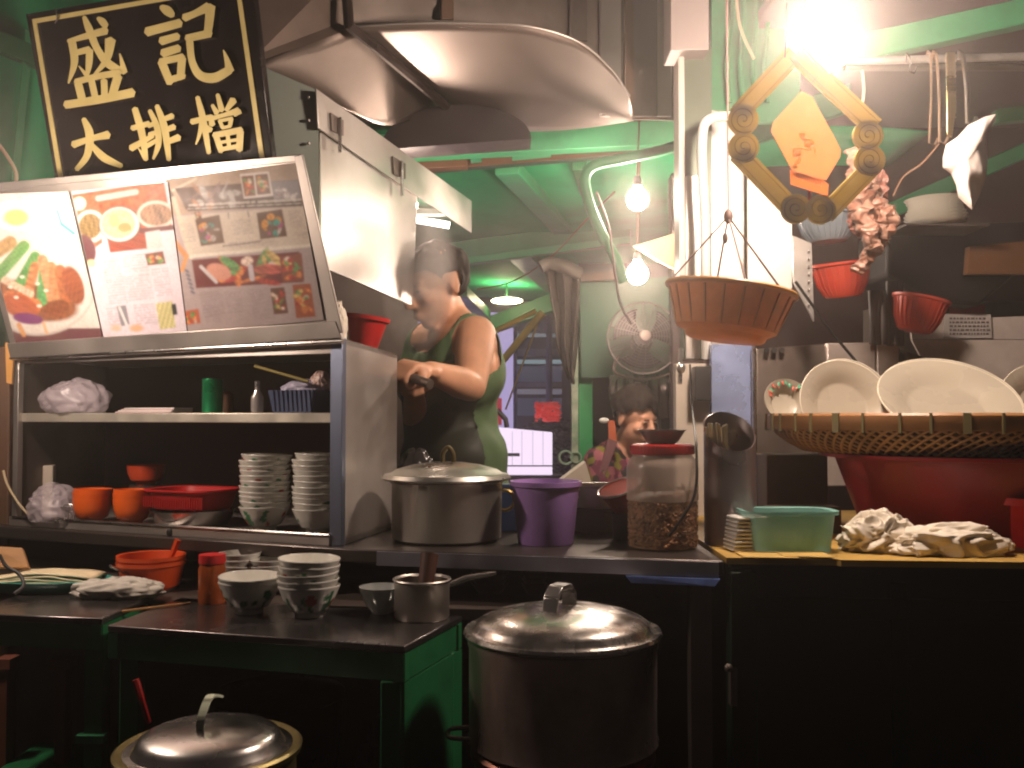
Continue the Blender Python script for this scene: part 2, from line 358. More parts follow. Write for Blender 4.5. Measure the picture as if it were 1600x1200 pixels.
# right side skirt, seen lit by the bulbs
A0, A1, A2 = P(494, 138, 2.2), P(736, 312, 3.12), P(503, 418, 2.2)
pl = Plane(A0, A1, A2)
g = MB(); g.slab([pl.hit(*p) for p in ((500, 200), (652, 306), (645, 477), (504, 417))], pl.n * -.006); obj("side_skirt", g, galv, hd)
g = MB(); g.slab([pl.hit(p[0], p[1], .010) for p in ((494, 138), (737, 314), (737, 364), (650, 305), (498, 200))], pl.n * -.004); obj("side_flange", g, galv, hd, bev=.001)
for hx, hy in ((527, 190), (624, 258)):
    g = MB(); h = pl.hit(hx, hy, .014)
    g.slab([pl.hit(hx - 10, hy - 14, .015), pl.hit(hx + 10, hy - 2, .015), pl.hit(hx + 10, hy + 22, .015), pl.hit(hx - 8, hy + 14, .015)], pl.n * -.004)
    g.tube([pl.hit(hx + 4, hy - 6, .02), pl.hit(hx + 4, hy + 48, .02)], .0045, mi=1); obj("hinge", g, [steel_dk, steel_br], hd)
g = MB(); q, o = pplate([(392, 96, 2.175), (494, 140, 2.20), (497, 200, 2.20), (500, 430, 2.20), (392, 430, 2.175)], .008); g.slab(q, o)
obj("front_skirt", g, M("greenish_galvanised", (.40, .45, .40), .45, .35, .15, 5, .005, dirt=.3, dirtcol=(.2, .17, .13)), hd)
for dy in (0, 30, 60):
    g = MB(); g.ball(P(482, 152 + dy * 1.2, 2.19), .004); obj("rivet", g, steel, hd)

# ================================================================== NAME SIGN
sg_pl = Plane(P(98, 290, 2.37), P(413, 248, 2.15), P(48, 28, 2.30))
so = sg_pl.hit(255, 290)
sign = thing("name_sign", so, "black lacquered shop sign with raised gold Chinese characters and gold border", "sign")
g = MB(); g.slab([sg_pl.hit(*p) for p in ((40, 22), (392, -38), (430, 290), (96, 335))], sg_pl.n * -.02); obj("board", g, blackgloss, sign, bev=.002)
g = MB()
cr = [(50, 30), (374, -26), (418, 285), (99, 326)]; ci = [(57, 36), (368, -18), (410, 280), (105, 318)]
for i in range(4):
    j = (i + 1) % 4; a = [sg_pl.hit(*cr[i], .003 + .0004 * i), sg_pl.hit(*cr[j], .003 + .0004 * i), sg_pl.hit(*ci[j], .003 + .0004 * i), sg_pl.hit(*ci[i], .003 + .0004 * i)]
    g.slab(a, sg_pl.n * -.0025)
obj("gold_border", g, gold, sign)
def chars(strokes):
    g = MB()
    for si, st in enumerate(strokes):
        pts = smoothpath([V((x, y, w_)) for x, y, w_ in st], 6) if len(st) > 2 else [V((x, y, w_)) for x, y, w_ in st]
        Lp, Rp = [], []
        for i, p in enumerate(pts):
            a = pts[max(i - 1, 0)]; b = pts[min(i + 1, len(pts) - 1)]; d = V((b.x - a.x, b.y - a.y)); d.normalize(); nx, ny = -d.y, d.x
            tt_ = i / (len(pts) - 1); wv = max(p.z * (1.0 + .16 * abs(2 * tt_ - 1) ** 1.5), 3) / 2
            Lp.append((p.x + nx * wv, p.y + ny * wv)); Rp.append((p.x - nx * wv, p.y - ny * wv))
            if i == 0: s0 = d
            e = d
        p0, p1 = pts[0], pts[-1]
        capA = [(p0.x - s0.x * p0.z * .32, p0.y - s0.y * p0.z * .32)]; capB = [(p1.x + e.x * p1.z * .32, p1.y + e.y * p1.z * .32)]
        h = .009 + .00035 * si
        conv = lambda c, k: sg_pl.hit(30 + c[0] / 4, c[1] / 4, k)
        # quad strips (robust for curved strokes)
        n = len(Lp); top = [conv(c, h) for c in Lp + Rp]; bt = [conv(c, .0005) for c in Lp + Rp]
        f = []; mi = []
        g.add(top, [(i, i + 1, n + i + 1, n + i) for i in range(n - 1)], 0)
        g.add(top + bt, [(i, i + 1, 2 * n + i + 1, 2 * n + i) for i in range(n - 1)] + [(n + i, n + i + 1, 3 * n + i + 1, 3 * n + i) for i in range(n - 1)], 1)
        for cap, a, b in ((capA, Lp[0], Rp[0]), (capB, Lp[-1], Rp[-1])):
            t3 = [conv(a, h), conv(cap[0], h), conv(b, h)]; b3 = [conv(a, .0005), conv(cap[0], .0005), conv(b, .0005)]
            g.add(t3, [(0, 1, 2)], 0); g.add(t3 + b3, [(0, 1, 4, 3), (1, 2, 5, 4)], 1)
    return g
GL = {
 'sheng': [[(305, 258, 22), (420, 225, 40), (545, 190, 44)], [(330, 262, 44), (345, 390, 46), (308, 520, 10)],
           [(405, 105, 22), (440, 190, 46), (490, 310, 44), (560, 400, 50), (655, 448, 30)], [(652, 452, 44), (645, 400, 30), (628, 335, 6)],
           [(490, 112, 18), (520, 135, 46), (543, 165, 34)], [(570, 248, 60), (548, 370, 44), (470, 466, 14)],
           [(362, 328, 32), (440, 308, 36)], [(440, 312, 40), (436, 400, 42), (424, 476, 16)], [(424, 474, 26), (372, 412, 6)],
           [(352, 512, 34), (500, 475, 40), (628, 455, 40)], [(368, 520, 42), (398, 640, 44)], [(452, 505, 36), (478, 620, 36)], [(530, 500, 36), (534, 605, 36)], [(618, 475, 48), (580, 600, 44)],
           [(288, 655, 44), (500, 622, 52), (712, 578, 50)]],
 'ji': [[(885, 42, 26), (925, 66, 60), (960, 98, 32)], [(796, 200, 50), (1008, 143, 46)], [(885, 258, 46), (994, 226, 40)], [(895, 334, 46), (1000, 300, 42)],
        [(888, 382, 44), (945, 520, 42)], [(880, 386, 36), (1025, 356, 40)], [(1018, 362, 44), (1008, 490, 42)], [(925, 505, 36), (1030, 472, 36)],
        [(1030, 112, 44), (1100, 84, 44), (1185, 42, 54)], [(1192, 40, 60), (1190, 110, 56), (1178, 205, 44)], [(1046, 240, 40), (1195, 208, 44)],
        [(1064, 228, 40), (1080, 380, 42), (1130, 470, 54), (1220, 486, 58), (1316, 436, 46)], [(1316, 446, 50), (1300, 380, 34), (1276, 312, 6)]],
 'da': [[(336, 905, 40), (450, 866, 36), (558, 842, 46)], [(402, 742, 26), (440, 840, 52), (425, 970, 42), (358, 1060, 26)], [(452, 905, 26), (530, 985, 50), (640, 1038, 26)]],
 'pai': [[(722, 678, 34), (766, 830, 46), (792, 1000, 26)], [(790, 992, 28), (744, 926, 6)], [(704, 802, 30), (812, 772, 30)], [(698, 928, 38), (836, 848, 24)],
         [(815, 690, 22), (860, 790, 38), (870, 900, 36), (838, 994, 14)], [(806, 786, 26), (858, 770, 26)], [(812, 842, 26), (864, 826, 26)], [(790, 916, 28), (872, 870, 22)],
         [(860, 660, 26), (908, 800, 46), (936, 1000, 26)], [(912, 742, 28), (960, 724, 32)], [(918, 812, 28), (970, 792, 34)], [(928, 886, 30), (1000, 858, 38)]],
 'dang': [[(1076, 762, 32), (1204, 732, 32)], [(1114, 606, 24), (1150, 750, 42), (1186, 958, 24)], [(1142, 766, 30), (1124, 850, 22), (1104, 902, 8)], [(1162, 782, 16), (1196, 816, 34)],
          [(1240, 590, 22), (1266, 692, 34)], [(1206, 656, 18), (1236, 708, 30)], [(1340, 624, 42), (1294, 690, 22)], [(1196, 722, 24), (1206, 782, 34)],
          [(1206, 740, 26), (1290, 716, 28), (1372, 692, 40)], [(1376, 694, 36), (1346, 726, 10)], [(1252, 752, 20), (1270, 796, 22)], [(1248, 756, 18), (1332, 740, 20)], [(1326, 742, 24), (1316, 790, 22)], [(1266, 800, 18), (1322, 788, 18)],
          [(1226, 838, 32), (1264, 948, 32)], [(1216, 846, 32), (1390, 812, 34)], [(1382, 820, 38), (1376, 940, 36)], [(1302, 840, 22), (1314, 930, 22)], [(1248, 892, 18), (1370, 872, 18)], [(1260, 934, 24), (1380, 912, 26)]]}
for k in GL: obj("gold_character", chars(GL[k]), [gold, goldshade], sign)
g = MB(); g.tube([sg_pl.hit(88, 16, .01), sg_pl.hit(90, 30, .012), sg_pl.hit(86, 36, .01)], .002); obj("hook", g, steel_br, sign)

# ================================================================== MENU BOARD WITH PRINTED PAGES
mn = Plane(P(30, 560, 2.36), P(535, 530, 1.98), P(470, 243, 1.90))
mroot = thing("menu_board", mn.hit(290, 550), "steel framed display board of magazine cuttings and a food photo", "menu board")
g = MB(); g.slab([mn.hit(*p) for p in ((-48, 297), (468, 245), (534, 532), (22, 560))], mn.n * -.012); obj("backing", g, steel, mroot)
fr = [((-48, 290), (470, 241), (473, 252), (-44, 301)), ((459, 244), (472, 241), (536, 520), (516, 524)), ((10, 537), (524, 502), (534, 528), (16, 560)), ]
for k, f4 in enumerate(fr):
    g = MB(); g.slab([mn.hit(*p, .006 + k * .0015) for p in f4], mn.n * -.005); obj("frame_rail", g, steel, mroot, bev=.0015)
g = MB(); g.tube([mn.hit(16, 560, .004), mn.hit(536, 533, .004)], .006, 10); obj("lower_lip", g, steel_br, mroot)
for x in (78, 98, 106): pass
class Art:
    def __init__(s, ox, oy, sc): s.o = (ox, oy, sc)
    def run(s, X, Y):
        s.X = (X - s.o[0]) * s.o[2]; s.Y = (Y - s.o[1]) * s.o[2]
        s.C = np.zeros(X.shape + (3,)); return s
    def fill(s, c): s.C[:] = c
    def blend(s, m, c, nz=0, seed=0, ns=.12):
        m = np.clip(m, 0, 1)[..., None]; c = np.array(c)[None, :]
        if nz: c = c * np.clip(1 + nz * s.nz(seed, ns)[..., None], .1, 3)
        s.C = s.C * (1 - m) + c * m
    def nz(s, seed, ns):
        r = np.random.RandomState(seed); o = 0
        for k in range(9):
            fx, fy = r.normal(size=2) * ns * (1 + k * .35); o = o + np.sin(s.X * fx + s.Y * fy + r.rand() * 7)
        return o / 3.5
    def ell(s, cx, cy, rx, ry, c, rot=0, soft=6, **k):
        a = math.radians(rot); dx = s.X - cx; dy = s.Y - cy; u = (dx * math.cos(a) + dy * math.sin(a)) / rx; v = (-dx * math.sin(a) + dy * math.cos(a)) / ry
        s.blend((1 - np.sqrt(u * u + v * v)) * min(rx, ry) / soft + .5, c, **k)
    def poly(s, pts, c, soft=4, **k):
        pts = np.array(pts, float); ar = 0; n = len(pts); m = None
        for i in range(n): ar += pts[i, 0] * pts[(i + 1) % n, 1] - pts[(i + 1) % n, 0] * pts[i, 1]
        sg = 1 if ar > 0 else -1
        for i in range(n):
            a, b = pts[i], pts[(i + 1) % n]; d = b - a; L_ = np.hypot(*d)
            e = sg * (d[0] * (s.Y - a[1]) - d[1] * (s.X - a[0])) / L_; m = e if m is None else np.minimum(m, e)
        s.blend(m / soft + .5, c, **k)
    def line(s, a, b, w_, c, soft=5, **k):
        a = np.array(a, float); d = np.array(b, float) - a; t = np.clip(((s.X - a[0]) * d[0] + (s.Y - a[1]) * d[1]) / (d @ d), 0, 1)
        D = np.hypot(s.X - a[0] - t * d[0], s.Y - a[1] - t * d[1]); s.blend((w_ / 2 - D) / soft + .5, c, **k)
    def text(s, x0, y0, x1, y1, step=17, slope=-.09, c=(.2, .15, .17), skew=.2, seed=1, dens=.62):
        yy = s.Y - y0 - slope * (s.X - x0); row = np.floor(yy / step); fr_ = yy / step - row
        xx = s.X - x0 - skew * (s.Y - y0)
        r = np.random.RandomState(seed); tb_ = r.rand(200, 60); ci_ = np.clip((xx / 7.5).astype(int), 0, 59); ri = np.clip(row.astype(int), 0, 199)
        on = (fr_ < .5) & (xx > 0) & (xx < x1 - x0) & (yy > 0) & (yy < y1 - y0) & (tb_[ri, ci_] > .12)
        s.blend(on * dens, c)
    def pic(s, pts, seed, base=(.12, .05, .03), cols=((.6, .2, .06), (.5, .35, .12), (.65, .5, .42), (.1, .25, .08), (.35, .04, .03))):
        s.poly(pts, base); p = np.array(pts, float); r = np.random.RandomState(seed); c0 = p.mean(0); e = np.abs(p - c0).max(0)
        for k in range(16):
            c = c0 + (r.rand(2) - .5) * e * 1.25; s.ell(c[0], c[1], e[0] * r.uniform(.08, .26), e[1] * r.uniform(.08, .26), cols[r.randint(len(cols))], rot=r.rand() * 180, soft=8, nz=.35, seed=seed + k)
def page(px4, art, off):
    a = [V((*p, 0)) for p in px4]; nu = int(abs(px4[1][0] - px4[0][0]) * 1.05); nv = int(abs(px4[3][1] - px4[0][1]) * 1.05)
    U, W = np.meshgrid(np.linspace(0, 1, nu + 1), np.linspace(0, 1, nv + 1))
    X = (1 - W) * ((1 - U) * px4[0][0] + U * px4[1][0]) + W * ((1 - U) * px4[3][0] + U * px4[2][0])
    Y = (1 - W) * ((1 - U) * px4[0][1] + U * px4[1][1]) + W * ((1 - U) * px4[3][1] + U * px4[2][1])
    C = art(X, Y)
    C = C * (1 + .10 * np.random.RandomState(5).normal(size=X.shape)[..., None])
    for _ in range(3):
        Q = np.pad(C, ((1, 1), (1, 1), (0, 0)), 'edge'); C = (Q[1:-1, 1:-1] * 2 + Q[:-2, 1:-1] + Q[2:, 1:-1] + Q[1:-1, :-2] + Q[1:-1, 2:]) / 6
    g = MB(); g.add([mn.hit(x, y, off) for x, y in zip(X.ravel(), Y.ravel())], [(j * (nu + 1) + i, j * (nu + 1) + i + 1, (j + 1) * (nu + 1) + i + 1, (j + 1) * (nu + 1) + i) for j in range(nv) for i in range(nu)])
    return g, np.clip(C.reshape(-1, 3), .005, .85)
def art1(X, Y):
    a = Art(0, 230, 3.75).run(X, Y); a.fill((.60, .56, .52))
    a.poly([(205, 495), (255, 440), (480, 560), (640, 1130), (300, 1120), (560, 1000), (480, 620)], (.10, .035, .05), soft=8)
    a.poly([(-200, 1060), (620, 1060), (620, 1150), (-200, 1150)], (.12, .04, .05))
    a.ell(330, 430, 130, 110, (.78, .76, .74)); a.ell(95, 400, 150, 90, (.80, .78, .72)); a.ell(95, 412, 75, 50, (.70, .70, .16), soft=20)
    a.line((335, 370), (360, 450), 16, (.06, .45, .36)); a.line((360, 450), (432, 505), 22, (.06, .45, .36))
    a.ell(220, 800, 345, 305, (.5, .45, .42), soft=10); a.ell(215, 792, 338, 298, (.62, .57, .53), soft=10)
    a.ell(190, 900, 270, 110, (.22, .08, .035), rot=12, soft=16, nz=.4, seed=3)
    for (p, q, w_, c) in (((-60, 640), (60, 560), 80, (.35, .22, .08)), ((-20, 760), (140, 580), 70, (.10, .28, .07)), ((110, 810), (205, 640), 62, (.08, .26, .07)), ((165, 860), (205, 700), 56, (.42, .17, .07)), ((245, 900), (262, 700), 66, (.09, .3, .1)),
                          ((310, 900), (250, 660), 60, (.5, .24, .12)), ((350, 880), (300, 700), 60, (.46, .2, .09)), ((390, 900), (350, 720), 66, (.36, .12, .05)), ((60, 880), (200, 930), 90, (.5, .17, .06)), ((30, 780), (180, 860), 40, (.62, .42, .3))):
        a.line(p, q, w_, c, soft=10, nz=.3, seed=int(w_), ns=.1)
    a.ell(430, 810, 58, 118, (.25, .075, .035), rot=-18, soft=10, nz=.25, seed=9); a.ell(120, 930, 110, 66, (.38, .09, .035), rot=22, soft=10, nz=.2, seed=5)
    a.ell(165, 1005, 90, 32, (.16, .02, .14), rot=8); a.ell(320, 950, 90, 50, (.22, .07, .03), rot=-20, nz=.3, seed=8)
    for x, y in ((95, 880), (60, 820), (220, 800), (230, 930), (130, 760), (270, 840)): a.ell(x, y, 14, 8, (.75, .7, .6))
    a.line((110, 1040), (140, 1100), 26, (.6, .3, .12)); a.line((255, 1030), (275, 1090), 18, (.65, .4, .22))
    return a.C
def art2(X, Y):
    a = Art(0, 230, 3.75).run(X, Y); a.fill((.62, .54, .60))
    a.poly([(415, 280), (960, 195), (1010, 480), (830, 500), (540, 480)], (.50, .09, .035), soft=5, nz=.35, seed=2, ns=.04)
    a.poly([(440, 290), (570, 275), (600, 560), (540, 600), (470, 560)], (.45, .12, .06), nz=.3, seed=4)
    a.poly([(620, 500), (850, 470), (862, 595), (645, 618)], (.26, .06, .035), nz=.3, seed=6)
    a.line((575, 300), (795, 262), 34, (.66, .45, .42)); a.ell(465, 330, 40, 40, (.7, .55, .45))
    a.ell(530, 465, 92, 96, (.66, .60, .55)); a.ell(528, 462, 66, 74, (.22, .15, .06), nz=.5, seed=7)
    a.ell(705, 450, 125, 108, (.12, .06, .05)); a.ell(700, 452, 115, 100, (.66, .6, .55)); a.ell(694, 448, 98, 86, (.62, .44, .26), nz=.25, seed=8); a.ell(670, 430, 30, 40, (.35, .42, .18)); a.ell(730, 470, 40, 26, (.6, .25, .1))
    a.ell(915, 395, 112, 82, (.55, .48, .42)); a.ell(915, 395, 94, 64, (.26, .15, .09), nz=.5, seed=11); a.line((830, 490), (1010, 470), 30, (.12, .04, .04))
    a.ell(500, 600, 60, 90, (.13, .05, .06), rot=-15); a.ell(535, 680, 26, 22, (.65, .55, .3)); a.poly([(850, 500), (935, 485), (960, 590), (865, 600)], (.56, .50, .50))
    for x0, y0, x1, y1, sd in ((590, 655, 700, 930, 1), (708, 635, 858, 740, 2), (726, 755, 880, 905, 3), (885, 715, 985, 880, 4), (620, 945, 690, 1050, 5), (780, 925, 905, 1050, 6)):
        a.text(x0, y0, x1, y1, 15.5, seed=sd, dens=.42)
    a.pic([(848, 625), (955, 608), (972, 682), (866, 694)], 21); a.poly([(682, 932), (738, 925), (760, 1036), (712, 1050)], (.2, .2, .23)); a.line((700, 940), (742, 1040), 14, (.6, .6, .6))
    a.poly([(912, 915), (1010, 902), (1030, 1056), (938, 1070)], (.50, .46, .22), nz=.6, seed=30, ns=.3); a.poly([(1005, 920), (1030, 916), (1040, 980), (1012, 985)], (.03, .03, .03))
    a.ell(800, 1060, 40, 22, (.62, .36, .22), soft=14); a.ell(680, 1060, 30, 18, (.62, .42, .3), soft=14)
    return a.C
def art3(X, Y):
    a = Art(250, 230, 3.75).run(X, Y); a.fill((.36, .29, .29))
    a.poly([(-10, 170), (800, 60), (860, 330), (60, 400)], (.34, .25, .19), nz=.15, seed=2, ns=.01)
    a.line((40, 270), (210, 185), 14, (.55, .5, .4)); a.line((0, 180), (70, 300), 40, (.14, .1, .07))
    a.poly([(85, 240), (820, 188), (836, 345), (165, 375)], (.07, .045, .035)); a.pic([(100, 240), (480, 215), (490, 345), (150, 365)], 5, (.09, .05, .04), ((.3, .28, .27), (.28, .12, .05), (.16, .1, .1)))
    a.pic([(650, 200), (815, 190), (830, 310), (670, 325)], 8, (.22, .2, .22), ((.5, .46, .46), (.3, .25, .26))); a.text(160, 335, 830, 365, 24, -.05, (.6, .55, .5), 0, 9, .7)
    a.poly([(468, 158), (636, 142), (664, 285), (492, 302)], (.62, .56, .54)); a.pic([(476, 170), (548, 164), (562, 284), (496, 290)], 14, (.16, .07, .04)); a.pic([(556, 162), (630, 154), (650, 272), (570, 280)], 15, (.14, .07, .05))
    a.poly([(95, 405), (840, 345), (890, 565), (165, 650)], (.50, .43, .36)); a.line((80, 300), (185, 645), 26, (.52, .46, .36)); a.line((175, 640), (880, 575), 20, (.62, .56, .48))
    pc = ((.5, .22, .03), (.04, .22, .18), (.3, .06, .16), (.35, .3, .28), (.08, .05, .04))
    a.pic([(205, 425), (348, 395), (378, 560), (240, 580)], 31, (.1, .05, .03), pc); a.pic([(565, 385), (715, 362), (745, 522), (588, 540)], 33, (.1, .05, .03), pc)
    for r_ in ((120, 450, 195, 560, 1), (415, 430, 535, 520, 2), (750, 375, 820, 470, 3), (800, 500, 870, 540, 6)): a.text(*r_[:4], 13, -.08, seed=r_[4], dens=.4)
    a.line((400, 385), (402, 415), 6, (.1, .1, .1)); a.line((515, 375), (520, 410), 6, (.1, .1, .1)); a.line((370, 580), (590, 552), 9, (.2, .17, .15), nz=.9, seed=3, ns=.4)
    a.pic([(185, 660), (815, 612), (842, 790), (212, 826)], 44, (.13, .02, .02)); a.ell(345, 730, 75, 46, (.55, .25, .18), rot=20); a.line((240, 700), (330, 790), 20, (.5, .45, .46)); a.line((530, 700), (540, 770), 30, (.5, .45, .5)); a.ell(640, 715, 90, 30, (.4, .08, .06), nz=.6, seed=5)
    a.pic([(700, 640), (830, 620), (846, 780), (720, 795)], 60, (.2, .05, .03)); a.pic([(200, 380), (235, 376), (246, 420), (214, 424)], 61); a.text(400, 560, 700, 590, 13, -.08, seed=31, dens=.5)
    a.pic([(0, 480), (85, 470), (100, 640), (40, 690)], 47, (.12, .02, .01)); a.line((90, 560), (155, 640), 30, (.5, .2, .06)); a.line((155, 640), (130, 720), 24, (.55, .25, .08))
    for k in range(6): a.line((150 + k * 7, 720 + k * 25), (165 + k * 7, 730 + k * 25), 12, (.1, .1, .14))
    for r_ in ((225, 850, 360, 1000, 11), (375, 850, 470, 980, 12), (520, 835, 640, 1010, 13), (250, 930, 340, 1030, 14)): a.text(*r_[:4], 13, -.07, seed=r_[4], dens=.4)
    a.pic([(645, 826), (728, 820), (752, 972), (668, 980)], 51); a.pic([(776, 806), (882, 798), (912, 992), (798, 1002)], 52, (.3, .07, .03)); a.pic([(108, 968), (225, 946), (240, 1030), (126, 1044)], 53, (.4, .1, .05))
    return a.C
lam = M("laminated_print", rough=.5, var=.05, attr=True, spec=.4, dirt=.25, dirtcol=(.22, .15, .09), dscale=9)
for q4, a_, off in ((((-38, 304), (107, 299), (160, 527), (25, 537)), art1, .004), (((112, 299), (262, 284), (292, 518), (162, 527)), art2, .005), (((258, 280), (462, 254), (506, 500), (284, 520)), art3, .003)):
    g, c = page(q4, a_, off); obj("printed_page", g, lam, mroot, col=c)

# ================================================================== COUNTER
ct = thing("steel_counter", (0, 2.2, 0), "long stainless counter shelf under the cabinet and the aluminium pot", "counter")
g = MB(); g.slab([V((-1.6, 2.50, CZ)), V((-.36, 1.975, CZ)), V((-.27, 1.945, CZ)), V((.395, 1.80, CZ)), V((.395, 2.75, CZ)), V((-1.6, 2.95, CZ))], V((0, 0, -.028))); obj("worktop", g, M("dark_worktop", (.09, .075, .07), .3, .7, .3, 5, dirt=.6), ct, bev=.003)
g = MB(); g.slab([V((-.27, 1.9445, CZ - .002)), V((.385, 1.7995, CZ - .002)), V((.385, 1.7995, CZ - .030)), V((-.27, 1.9445, CZ - .030))], V((-.002, -.006, 0))); obj("front_strip", g, M("bluish_steel_edge", (.30, .30, .36), .35, .9, .2), ct)
g = MB(); g.slab([V((-1.6, 2.86, 0)), V((.9, 2.64, 0)), V((.9, 2.64, .9)), V((-1.6, 2.86, .9))], V((0, .03, 0))); obj("rear_panel", g, M("dingy_panel", (.07, .06, .03), .6, 0, .4, 3, .01, dirt=.5), ct)
for x, y in ((.36, 1.86), (-1.4, 2.52)):
    g = MB(); g.box((x, y, .45), (.04, .04, .9)); obj("leg", g, steel_dk, ct)
g = MB(); q = [V((.215, 1.825, .898)), V((.385, 1.787, .898)), V((.375, 1.787, .885)), V((.225, 1.825, .885))]; g.slab(q, V((0, .01, 0)))
tag(obj("blue_reflection", g, M("reflection_blue", (.14, .22, .55), .3, .2, .3, 30)), "short blue strip standing for a reflection below the counter edge under the peanut jar", "strip")  # coloured strip stands in for a bluish reflection under the edge
# right-hand counter
rc = thing("side_counter", (.95, 2.0, 0), "counter with yellowed board top and dark front on the right side", "counter")
g = MB(); g.slab([V((.40, 1.80, CZ + .006)), V((.60, 1.782, CZ + .006)), V((.604, 1.772, CZ + .006)), V((.95, 1.742, CZ + .006)), V((1.9, 1.66, CZ + .006)), V((1.9, 2.7, CZ + .006)), V((.40, 2.7, CZ + .006))], V((0, 0, -.012)))
obj("board_top", g, M("yellowed_board", (.48, .30, .07), .55, 0, .25, 14, .01, dirt=.4, dirtcol=(.15, .08, .03)), rc)
for k, (x, w_) in enumerate(((.43, .10), (.505, .09))):
    g = MB(); g.slab([V((x, 1.79 + k * .006, CZ + .0075 + k * .001)), V((x + w_, 1.778, CZ + .0075 + k * .001)), V((x + w_, 1.95, CZ + .0075 + k * .001)), V((x, 1.95, CZ + .0075 + k * .001))], V((0, 0, .0012))); obj("board_offcut", g, M("yellow_offcut", (.55, .36, .10), .6, 0, .2, 20), rc)
g = MB(); g.slab([V((.41, 1.835, 0)), V((1.9, 1.70, 0)), V((1.9, 1.70, CZ - .008)), V((.41, 1.835, CZ - .008))], V((0, .02, 0))); obj("front_panel", g, M("near_black_green", (.006, .013, .006), .45, 0, .5, 5, .01, spec=.35, dirt=.8, dirtcol=(.022, .014, .008), dscale=7, stretch=(1, 1, .3)), rc)
g = MB(); g.box((.43, 1.815, .46), (.05, .04, .9)); obj("corner_post", g, M("black_green_post", (.006, .02, .01), .6, spec=.2), rc, bev=.003)
for k in range(1, 5):
    x = .41 + .31 * k; y = 1.835 - .0906 * (x - .41); g = MB(); g.box((x, y - .005, .45), (.03, .012, .88), -.09); obj("batten", g, M("black_green_post"), rc, bev=.002)
g = MB(); g.slab([V((.45, 1.828, .86)), V((1.9, 1.697, .86)), V((1.9, 1.697, .82)), V((.45, 1.828, .82))], V((0, -.01, 0))); obj("front_rail", g, M("black_green_post"), rc, bev=.002)
g = MB(); g.box((.41, 1.80, .70), (.012, .02, .07)); g.ball((.40, 1.79, .735), .008); obj("latch", g, steel_dk, rc)

# ================================================================== DISH CABINET
FR, FL = V((-.354, 2.00, 0)), V((-1.232, 2.38, 0))
BK = V((.262, .80, 0)).normalized() * 0
back_r = P(620, 700, 2.34); back_r.z = 0
dpt = back_r - FR; BLk = FL + V((.05, .42, 0))
ux = (FR - FL).normalized()
cab = thing("dish_cabinet", (FL + FR) / 2 + V((0, 0, CZ)), "open stainless steel cabinet with two shelves of bowls below the menu board", "cabinet")
zt, zb, zs = 1.352, CZ + .002, 1.185
def cabpt(u, d, z): # u 0..1 left-right, d 0..1 front-back
    a = FL.lerp(FR, u); b = BLk.lerp(back_r, u); p = a.lerp(b, d); p.z = z; return p
g = MB(); g.slab([cabpt(0, 0, zb), cabpt(1, 0, zb), cabpt(1, 1, zb), cabpt(0, 1, zb)], V((0, 0, .013))); obj("bottom_panel", g, steel, cab)
g = MB(); g.slab([cabpt(0, 0, zt), cabpt(1, 0, zt), cabpt(1, 1, zt - .012), cabpt(0, 1, zt - .012)], V((0, 0, .01))); obj("top_panel", g, steel, cab)
g = MB(); g.slab([cabpt(.012, .02, zs), cabpt(.985, .02, zs), cabpt(.985, .92, zs), cabpt(.012, .92, zs)], V((0, 0, .022))); obj("shelf", g, M("pale_shelf", (.62, .58, .50), .35, .6, .1, 20, dirt=.3, dirtcol=(.3, .22, .15)), cab, bev=.002)
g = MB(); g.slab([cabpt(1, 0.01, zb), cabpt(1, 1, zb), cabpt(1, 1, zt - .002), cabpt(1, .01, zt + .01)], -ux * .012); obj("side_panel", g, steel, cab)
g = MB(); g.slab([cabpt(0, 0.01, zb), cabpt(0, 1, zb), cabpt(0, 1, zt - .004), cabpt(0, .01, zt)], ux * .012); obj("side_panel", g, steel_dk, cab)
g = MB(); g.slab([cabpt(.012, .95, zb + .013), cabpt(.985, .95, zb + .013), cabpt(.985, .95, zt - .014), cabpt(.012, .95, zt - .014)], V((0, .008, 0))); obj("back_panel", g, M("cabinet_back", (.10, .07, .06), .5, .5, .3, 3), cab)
fwd = V((-.397, -.918, 0)).normalized() * .004
g = MB(); g.slab([cabpt(.972, 0, zb) + fwd, cabpt(1.002, 0, zb) + fwd, cabpt(1.002, 0, zt + .012) + fwd, cabpt(.972, 0, zt + .012) + fwd], -fwd * 4); obj("front_post", g, M("bluish_steel_post", (.26, .30, .42), .3, .95, .15, 6, stretch=(1, 1, .3)), cab, bev=.001)
g = MB(); g.slab([cabpt(0, 0, zb) + fwd, cabpt(.016, 0, zb) + fwd, cabpt(.016, 0, zt) + fwd, cabpt(0, 0, zt) + fwd], -fwd * 4); obj("front_post", g, steel, cab, bev=.001)
g = MB(); g.slab([cabpt(-.005, 0, zb - .002) + fwd * 2, cabpt(.975, 0, zb - .002) + fwd * 2, cabpt(.975, 0, zb + .021) + fwd * 2, cabpt(-.005, 0, zb + .021) + fwd * 2], -fwd * 3); obj("bottom_rail", g, steel, cab, bev=.0015)
g = MB(); g.tube([cabpt(.01, 0, zb + .021) + fwd * 2.4, cabpt(.975, 0, zb + .021) + fwd * 2.4], .003); obj("rail_bead", g, steel_br, cab)
g = MB(); g.ball(cabpt(.53, 0, zb + .006) + fwd * 2.2, (.008, .004, .01)); obj("lock", g, black, cab)
g = MB(); g.slab([cabpt(-.005, 0, zt - .022) + fwd, cabpt(.975, 0, zt - .022) + fwd, cabpt(.975, 0, zt + .004) + fwd, cabpt(-.005, 0, zt + .004) + fwd], -fwd * 3); obj("top_rail", g, steel, cab, bev=.0015)
